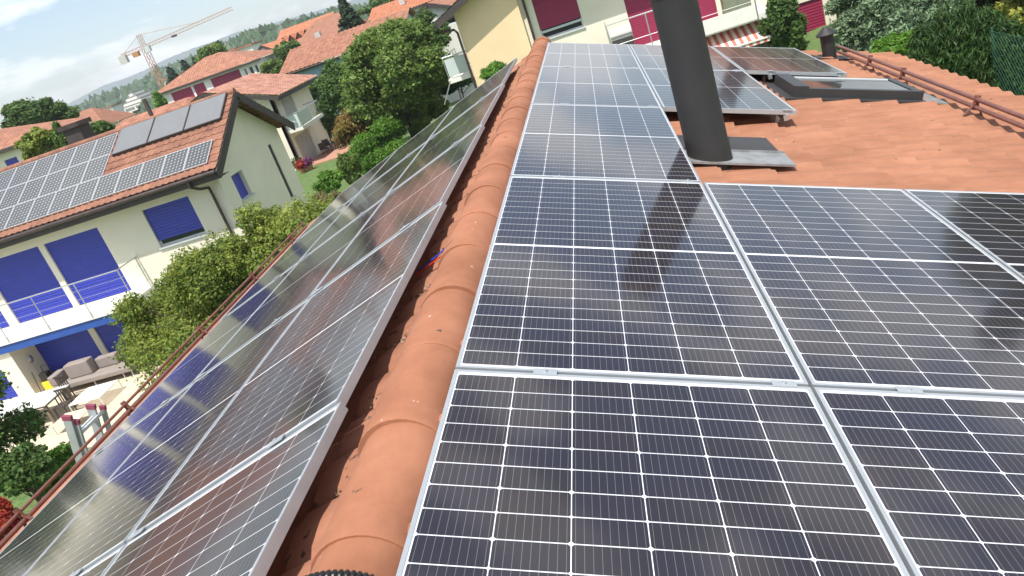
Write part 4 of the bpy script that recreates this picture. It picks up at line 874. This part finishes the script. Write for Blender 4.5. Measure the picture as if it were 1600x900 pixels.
# ---------------- crane, apartments
cx_, cy_ = -170.3, 300; t = empty('tower_crane', (cx_, cy_, -12), 'yellow tower crane with a long jib above the far roofs', 'crane')
def lattice(a, b, wd, n, th=.14):
    a, b = V3(a), V3(b); d = (b-a).normalized(); u = Vector((0, 1, 0)); r = d.cross(u).normalized(); mb = MB(); L_ = (b-a).length
    co_ = [(r*sx_+u*sy_)*wd/2 for sx_, sy_ in ((-1, -1), (1, -1), (1, 1), (-1, 1))]
    th *= .55
    for c in co_: mb.bar(a+c, b+c, th, th)
    for k in range(n):
        p, q = a+d*L_*k/n, a+d*L_*(k+1)/n
        for m_ in range(4): mb.bar(p+co_[m_], q+co_[(m_+1) % 4], th*.6, th*.6)
    return mb
lattice((cx_, cy_, -12), (cx_, cy_, 17.6), 2.0, 14, .30).build('mast', M['crane'], t); lattice((cx_+1.0, cy_, 18.6), (-129.7, cy_, 20.6), 1.1, 28, .16).build('jib', M['crane'], t)
lattice((cx_-1.0, cy_, 18.6), (-181, cy_, 18.2), 1.2, 6, .2).build('counter_jib', M['crane'], t); MB().box(-182.2, -179.0, cy_-.8, cy_+.8, 15.4, 18.4).build('counterweight', M['concrete'], t)
lattice((cx_, cy_, 17.6), (cx_+.3, cy_, 23.4), 1.4, 4, .2).build('tower_head', M['crane'], t); MB().box(cx_+.8, cx_+2.8, cy_-1.6, cy_-.2, 16.4, 18.6).build('cab', M['frame'], t)
MB().tube([(cx_+.3, cy_, 23.3), (-145, cy_, 20.2)], .07, 5).build('tie_bar', M['crane'], t); MB().tube([(cx_+.3, cy_, 23.3), (-180, cy_, 18.6)], .07, 5).build('tie_bar', M['crane'], t)
MB().box(-157.4, -155.6, cy_-.6, cy_+.6, 18.2, 19.0).build('trolley', M['fascia'], t); MB().box(-176, -173.4, cy_-.8, cy_+.8, 16.2, 18.0).build('winch', M['orangewood'], t)
t = empty('apartment_block', (-248, 400, -14), 'far stepped white apartment block with stacked terraces', 'apartment block')
for k in range(6):
    x0 = -262+k*1.9; x1 = -238-k*2.4; z0 = -6.0+k*2.0
    MB().box(x0, x1, 400+k*1.5, 420, z0, z0+1.2).build('storey', M['slab'], t); MB().box(x0+.5, x1-.5, 401+k*1.5, 419, z0+1.203, z0+1.997).build('window_band', M['grey'], t)
t = empty('apartment_block', (-222, 380, -14), 'far long pale apartment block with rows of balconies below the stepped one', 'apartment block')
for k in range(4):
    MB().box(-262, -205, 380, 392, -12+k*2.7, -10.9+k*2.7).build('storey', M['slab'], t); MB().box(-261, -206, 381, 391, -10.897+k*2.7, -9.303+k*2.7).build('window_band', M['grey'], t)
    for q in range(9): MB().box(-260.5+q*6.2, -259.9+q*6.2, 380.3, 380.9, -10.897+k*2.7, -9.303+k*2.7).build('pillar', M['slab'], t)
for k, (px, py, ww, hh, Y_) in enumerate(((375, 137-60, 7, 5, 210), (520-14, 33, 8, 5, 190), (352, 83, 6, 4, 230), (268, 122, 7, 4, 260), (160, 172, 9, 4, 300))):
    p = at(px, py, Y_); t = empty('distant_house', (p.x, p.y, p.z-hh), 'tiny far pale building among the trees, %s' % ('behind the hipped roof', 'left of the dark conifer', 'below the wooded ridge', 'beside the crane foot', 'left of the stepped apartments')[k], 'house')
    MB().box(p.x-ww/2, p.x+ww/2, p.y, p.y+7, p.z-hh, p.z).build('wall', M['white'], t); MB().box(p.x-ww/2-.4, p.x+ww/2+.4, p.y-.4, p.y+7.4, p.z+.003, p.z+.5).build('roof', M['tile_far'], t)
    MB().box(p.x-1.5, p.x+1.5, p.y-.05, p.y-.004, p.z-2.4, p.z-1.2).build('window', M['glass'], t)

# ================================================================== vegetation
def T(name, lab, px, py, Y_, rxp, ryp, n, size, m, seed, k=10, zb=None, depth=1.0, cat='tree', group=None, trunk=.14, kk=.42, **kw):
    """a plant whose crown centre is seen at (px,py) at distance Y_; radii given in photo pixels become metres"""
    c = at(px, py, Y_); dist = (c-CAM).length; r = (1.14*rxp*dist/FPX, 1.14*rxp*dist/FPX*depth, 1.14*ryp*dist/FPX); zg = zter(c.x, c.y) if zb is None else zb
    return plant(name, lab, cat, (c.x, c.y, zg), clumps(c, r, k, seed, kk), n, size, M[m], seed, trunk=trunk, group=group, **kw)
# maple in front of the cream house
c = at(325, 470, 16.0)
plant('maple_tree', 'bushy yellow-green tree in front of the cream house and its terrace', 'tree', (-11.9, 16.5, zter(-11.9, 16.5)),
      clumps(at(268, 500, 16.5), (1.55, 1.4, 1.35), 9, 71) + clumps(at(350, 448, 16), (1.75, 1.5, 1.5), 10, 72) + clumps(at(425, 385, 15.5), (1.35, 1.3, .95), 8, 73)
      + [(*at(392, 342, 15.5), .38, .38, .42), (*at(205, 485, 16.5), .55, .5, .35), (*at(222, 545, 17), .8, .6, .5), (*at(310, 560, 15), 1.5, 1.3, 1.4), (*at(480, 350, 15), .9, .9, .6)], 105000, .052, M['leaf_maple'], 74, trunk=.16, stems=9)
T('broadleaf_tree', 'dark-leaved tree reaching into the left edge of the picture over the terrace', -92, 680, 11, 100, 88, 34000, .06, 'leaf_mid', 81, trunk=.12)
T('shrub', 'loose green shrub low at the left edge above the red flowers', 30, 735, 10.5, 40, 32, 7000, .06, 'leaf_mid', 82, cat='shrub', trunk=.05)
T('shrub', 'bright green shrub on the lawn strip below the ladder', 88, 735, 13.5, 42, 26, 7000, .06, 'leaf_hedge', 83, cat='shrub', trunk=.05)
T('flowering_shrub', 'shrub with red leaves at the lower left corner', -4, 812, 8.5, 24, 30, 4500, .05, 'leaf_red', 84, cat='shrub', trunk=.04)
# garden between our house and the far ones
T('broadleaf_tree', 'largest round green tree in the middle of the gardens', 612, 112, 44, 84, 72, 120000, .115, 'leaf', 91, k=18, trunk=.25)
T('broadleaf_tree', 'mid-green tree crowding the left flank of the largest tree', 545, 145, 49, 45, 44, 38000, .12, 'leaf_mid', 92, trunk=.2)
T('broadleaf_tree', 'darker feathery tree top rising behind the largest tree', 655, 60, 56, 42, 38, 30000, .13, 'leaf_mid', 93, trunk=.2)
T('broadleaf_tree', 'small tree between the gabled house balcony and the garden', 500, 175, 58, 26, 36, 9000, .16, 'leaf_mid', 94, trunk=.15)
T('shrub', 'shrub with orange-brown foliage behind the bright hedge', 566, 198, 43, 44, 34, 24000, .09, 'leaf_orange', 95, cat='shrub', trunk=.05, kk=.5)
T('clipped_shrub', 'clipped bright green shrub in front of the orange-brown one', 596, 230, 41.5, 52, 38, 40000, .075, 'leaf_hedge', 96, cat='shrub', trunk=.05, kk=.5, wild=.5)
T('shrub', 'upright yellow-green grass-like shrub left of the clipped one', 548, 262, 38.5, 17, 26, 7000, .09, 'leaf', 97, cat='shrub', trunk=.04, up=0)
T('shrub', 'low leafy plant on the lawn beside the tan grass clump', 512, 285, 37.5, 24, 16, 6500, .09, 'leaf_hedge', 98, cat='shrub', trunk=.04)
T('ornamental_grass', 'tan dry ornamental grass clump near the end of the left snow guard', 512, 318, 34, 22, 18, 5000, .05, 'leaf_tan', 99, cat='grass clump', trunk=.03, aspect=7, up=0, droop=-.6)
T('shrub', 'grey-brown twiggy shrub right of the orange-brown one', 650, 180, 46, 26, 22, 7000, .09, 'leaf_tan', 100, cat='shrub', trunk=.05)
T('shrub', 'rounded green shrub above the left panels, on the lawn', 685, 172, 44, 20, 20, 7000, .10, 'leaf', 101, cat='shrub', trunk=.05)
T('hedge', 'dark hedge along the lawn below the yellow wall', 716, 124, 48, 38, 17, 18000, .12, 'leaf_dark', 102, cat='hedge', trunk=.05)
T('shrub', 'small bright shrub against the foot of the yellow wall', 768, 112, 31, 26, 12, 6000, .07, 'leaf_hedge', 103, cat='shrub', trunk=.05, zb=-5.5)
T('shrub', 'reddish shrub beside the stair rail of the yellow wall house', 700, 100, 50, 13, 16, 3500, .11, 'leaf_orange', 104, cat='shrub', trunk=.05)
T('broadleaf_tree', 'tree behind the balcony left of the yellow wall', 712, 60, 60, 16, 34, 7000, .16, 'leaf_mid', 105, trunk=.15)
T('broadleaf_tree', 'tree against the white dormer house wall', 455, 88, 100, 22, 24, 7000, .26, 'leaf_mid', 106, trunk=.2)
T('broadleaf_tree', 'pale green tree top between the hipped roof and the pale blue house', 424, 108, 88, 18, 12, 4500, .24, 'leaf', 107, trunk=.2)
T('broadleaf_tree', 'green tree row top beyond the orange-roofed house', 600, 5, 130, 40, 14, 9000, .33, 'leaf_mid', 108, trunk=.2)
T('broadleaf_tree', 'bright tree top left of the red-roofed corner of the yellow wall house', 655, -4, 110, 30, 16, 6000, .30, 'leaf', 109, trunk=.2)
T('shrub', 'green shrub on the lawn under the right side of the largest tree', 660, 158, 47, 26, 16, 9000, .10, 'leaf_mid', 112, cat='shrub', trunk=.05)
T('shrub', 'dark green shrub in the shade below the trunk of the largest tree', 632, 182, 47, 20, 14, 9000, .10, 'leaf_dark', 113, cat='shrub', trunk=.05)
T('shrub', 'bright shrub along the lawn close to the upper left panels', 655, 192, 43, 18, 14, 8000, .09, 'leaf', 114, cat='shrub', trunk=.05)
T('broadleaf_tree', 'green tree filling the gap between house balcony and pale blue house', 478, 150, 62, 24, 24, 9000, .16, 'leaf', 115, trunk=.15)
# tall dark conifer
def conifer(name, lab, px, py_top, Y_, h, rad, n, m, seed, group=None, size=.2):
    p = at(px, py_top, Y_); zg = p.z-h; t = empty(name, (p.x, p.y, zg), lab, 'conifer', group); g = np.random.default_rng(seed); bl = []
    for i in range(46):
        f = (i+1)/47; a = i*2.4; r_ = rad*f*(.8+.4*g.random()); bl.append((p.x+math.cos(a)*r_*.5, p.y+math.sin(a)*r_*.5, p.z-h*.92*f, r_*.62, r_*.62, max(.25, h*.035)))
    leaf_obj('crown', foliage(bl, n, size, seed, loc=(p.x, p.y, zg), droop=.5, aspect=2.2), M[m], t)
    MB().tube([(p.x, p.y, zg), (p.x, p.y, p.z-.1)], [h*.022, h*.004], 8).build('trunk', M['bark'], t, smooth=True)
conifer('spruce_tree', 'tall dark spruce standing above the orange roofs', 529, -14, 85, 9.5, 3.0, 17000, 'leaf_con', 111, size=.26)
for k, (px, py, Y_, h, lab) in enumerate(((262, 103, 170, 7, 'small dark conifer nearest the crane foot'), (284, 92, 175, 8, 'dark conifer second from the crane foot'), (301, 88, 180, 8, 'dark conifer at the left corner of the hipped roof ridge'), (340, 63, 190, 9, 'pine top above the ridge of the hipped roof'))):
    conifer('conifer_tree', lab, px, py, Y_, h, 3.0, 3500, 'leaf_con', 120+k, 'dark conifers beyond the hipped roof', size=.5)
T('broadleaf_tree', 'light green tree rising behind the peak of the hipped roof', 332, 88, 130, 24, 15, 6500, .33, 'leaf', 131, trunk=.2)
T('shrub', 'bright green column shrub at the left corner of the hipped house', 250, 160, 88, 8, 14, 2500, .2, 'leaf_hedge', 132, cat='shrub', trunk=.05)
# trees at far left
T('broadleaf_tree', 'big round tree behind the beige house, left half', 45, 180, 74, 34, 24, 13000, .24, 'leaf_mid', 141, trunk=.2)
T('broadleaf_tree', 'big round tree behind the beige house, right half', 88, 182, 76, 36, 20, 12000, .24, 'leaf_mid', 142, trunk=.2)
T('broadleaf_tree', 'yellow-green tree in front of the beige house wall', 68, 228, 40, 30, 24, 11000, .14, 'leaf_maple', 143, trunk=.12)
T('broadleaf_tree', 'green tree directly left of the dark chimney', 104, 222, 36, 12, 26, 6000, .13, 'leaf_mid', 144, trunk=.12)
T('broadleaf_tree', 'dark green tree right of the dark chimney behind the solar roof', 150, 206, 38, 22, 14, 7000, .13, 'leaf_mid', 145, trunk=.12)
# right-hand side beyond the tiled eave
T('climbing_shrub', 'leafy climbing shrub on the cream wall between awning and red blind', 1224, 40, 32, 30, 50, 16000, .10, 'leaf_mid', 151, cat='shrub', trunk=.06)
plant('juniper', 'broad grey-green juniper sweeping up beyond the far corner of the roof', 'shrub', (9.8, 24, zter(9.8, 24)),
      clumps(at(1375, 45, 24), (1.7, 1.4, 1.5), 12, 152) + clumps(at(1450, 30, 23), (1.5, 1.3, 1.4), 10, 153) + clumps(at(1425, 75, 22), (2.1, 1.0, .9), 10, 154) + clumps(at(1370, -20, 26), (1.7, 1.4, 1.2), 8, 155), 90000, .06, M['leaf_jun'], 156, trunk=.12, aspect=2.6, up=.05)
for k, (px, py, h) in enumerate(((1440, 48, 1.0), (1474, 24, 1.25), (1508, 12, 1.4), (1543, 22, 1.3), (1580, 40, 1.25), (1620, 60, 1.2))):
    tp = at(px, py, 14.2-k*.5); zg = zter(tp.x, tp.y); H_ = tp.z-zg
    bl = [(tp.x, tp.y, tp.z-H_*f, .17+.33*min(1, f*3), .17+.33*min(1, f*3), .34) for f in np.linspace(.06, .9, 12)]
    plant('thuja', 'dark green thuja of the hedge beyond the eave, %s' % ('nearest the juniper', 'second from the juniper', 'third from the juniper', 'fourth from the juniper', 'behind the wire fence', 'at the right picture edge')[k], 'conifer', (tp.x, tp.y, zg), bl, 46000, .019, M['leaf_thuja'], 160+k, trunk=.08, group='thujas in a row beyond the eave', aspect=7, up=.0, droop=-1.2, shell=.5)
T('shrub', 'low yellow-green shrub just beyond the tile edge, under the juniper', 1393, 70, 15.5, 34, 13, 9000, .055, 'leaf_hedge', 171, cat='shrub', trunk=.04)
T('broadleaf_tree', 'pale yellow tree at the top right corner', 1612, 10, 19, 42, 42, 12000, .09, 'leaf_yel', 172, trunk=.1)
T('broadleaf_tree', 'dark tree mass behind the juniper at the top edge', 1530, -60, 30, 120, 50, 24000, .16, 'leaf_dark', 173, trunk=.2)
T('broadleaf_tree', 'green tree behind the juniper, above the far window with the orange frame', 1400, -70, 32, 70, 50, 14000, .16, 'leaf_mid', 174, trunk=.2)
plant('broadleaf_tree', 'very tall dark tree standing to the right of the juniper, outside the top right corner', 'tree', (19, 25, zter(19, 25)),
      clumps((19.5, 25, 2.0), (3.8, 3.8, 5.2), 12, 176), 26000, .17, M['leaf_dark'], 177, trunk=.3)
# chain-link fence
t = empty('wire_fence', (7.0, 11.5, zter(7, 11.5)), 'green chain-link fence in front of the thujas beyond the right eave', 'fence')
fx = MB(); y0, y1 = 6.5, 12.2; z0, z1 = -4.1, -2.45; st = .11; X0 = 7.15
k = 0; yy = y0-(z1-z0)
while yy < y1:
    a0 = max(yy, y0); a1 = min(yy+(z1-z0), y1)
    if a1 > a0:
        fx.tube([(X0, a0, z0+(a0-yy)), (X0, a1, z0+(a1-yy))], .0038, 4, False); fx.tube([(X0+.004, a0, z1-(a0-yy)), (X0+.004, a1, z1-(a1-yy))], .0038, 4, False)
    yy += st
fx.build('mesh', M['fencegreen'], t)
for y in (6.5, 9.3, 12.2): MB().tube([(X0+.03, y, zter(X0, y)), (X0+.03, y, z1+.05)], .022, 8).build('post', M['fencegreen'], t)
MB().tube([(X0, y0, z1), (X0, y1, z1)], .004, 5).build('wire', M['fencegreen'], t)
# ================================================================== far woods and mountains
def wood(name, pts, Y_, n, hmin, hmax, seed, lab, dep=60, m='forest', sz=1.0):
    g = np.random.default_rng(seed); P_ = [at(px, py, Y_) for px, py in pts]; V = []; F = []
    base = np.array([[0, 0, 1]]+[[math.cos(a)*.75, math.sin(a)*.75, .55] for a in np.linspace(0, 2*math.pi, 7)[:-1]]+[[math.cos(a), math.sin(a), 0] for a in np.linspace(.5, 2*math.pi+.5, 7)[:-1]]+[[math.cos(a)*.7, math.sin(a)*.7, -.6] for a in np.linspace(0, 2*math.pi, 7)[:-1]])
    fc = [(0, 1+i, 1+(i+1) % 6) for i in range(6)]
    for q in (1, 7): fc += [(q+i, q+6+i, q+6+(i+1) % 6, q+(i+1) % 6) for i in range(6)]
    for i in range(n):
        u = g.random()*(len(P_)-1); k = int(u); f = u-k; p = P_[k].lerp(P_[min(k+1, len(P_)-1)], f); d = g.random()**1.3
        r = (hmin+(hmax-hmin)*g.random())*.6; x = p.x*(1-.0*d); y = p.y-dep*d; z = p.z-r-(p.z+12)*d*(.75)
        v = base*np.array([r, r, r*g.uniform(.9, 1.6)])*(1+.22*g.normal(size=(len(base), 1)))+np.array([x, y, z]); o_ = len(V)*1; V.extend(v.tolist()); F.extend([tuple(a+o_ for a in ff_) for ff_ in fc])
    me = bpy.data.meshes.new(name); me.from_pydata(V, [], F); me.materials.append(M[m]); o = bpy.data.objects.new(name, me); col.objects.link(o); tag(o, lab, 'wood', kind='stuff')
wood('far_wood', [(-60, 215), (0, 205), (60, 190), (130, 165), (160, 152), (185, 142), (215, 132), (245, 115), (262, 106), (300, 92), (330, 80), (352, 78)], 700, 2600, 6, 12, 201, 'dark wooded ridge at left under the mountains', 160)
wood('far_wood', [(340, 78), (370, 66), (392, 58), (410, 47), (440, 42), (460, 33), (500, 24), (530, 18), (580, 12), (640, -8), (720, -30)], 420, 2000, 5, 9, 202, 'wooded ridge behind the orange roofs in the middle', 120)
def mountains(name, pts, Y_, dep, seed):
    P_ = [at(px, py, Y_) for px, py in pts]; g = random.Random(seed); mb = MB(); n = 90; rows = 8; Lp = len(P_)-1
    for r_ in range(rows):
        f = r_/(rows-1)
        for i in range(n+1):
            u = i/n*Lp; k = min(int(u), Lp-1); p = P_[k].lerp(P_[k+1], u-k); z = p.z*(1-f)**1.2-30*f; mb.v.append(Vector((p.x, p.y-dep*f, z+g.uniform(-1, 1)*2*(1-f)*(1 if r_ else .5)+6*math.sin(i*.5+r_)*f*(1-f))))
    for r_ in range(rows-1):
        for i in range(n): a = r_*(n+1)+i; mb.f.append((a, a+1, a+n+2, a+n+1))
    b0 = len(mb.v)
    for i in range(n+1): mb.v.append(Vector((mb.v[i].x, mb.v[i].y+dep, -30)))
    for i in range(n): mb.f.append((i, b0+i, b0+i+1, i+1))
    o = mb.build(name, M['mount'], smooth=True); o['kind'] = 'structure'
M['mount'] = mat('wooded_mountain', (0.05, 0.085, 0.075), rough=1.0, var=.2, nscale=.004)
mountains('mountains', [(-300, 300), (-100, 232), (0, 205), (60, 182), (100, 165), (130, 150), (160, 134), (190, 124), (225, 110), (260, 92), (300, 76), (330, 66), (365, 52), (420, 38), (520, 10), (700, -50)], 3000, 700, 5)
# haze
hz = MB().box(-4500, 4500, -900, 4200, -45, 150).build('haze', M['white']); hz.data.materials.clear()
mh = bpy.data.materials.new('air_haze'); mh.use_nodes = True; mh.node_tree.nodes.remove(mh.node_tree.nodes['Principled BSDF'])
vol = mh.node_tree.nodes.new('ShaderNodeVolumePrincipled'); vol.inputs['Color'].default_value = (0.88, 0.94, 1.0, 1); vol.inputs['Density'].default_value = 0.00026
mh.node_tree.links.new(vol.outputs['Volume'], mh.node_tree.nodes['Material Output'].inputs['Volume']); hz.data.materials.append(mh); hz['kind'] = 'stuff'; hz['label'] = 'thin pale summer haze'
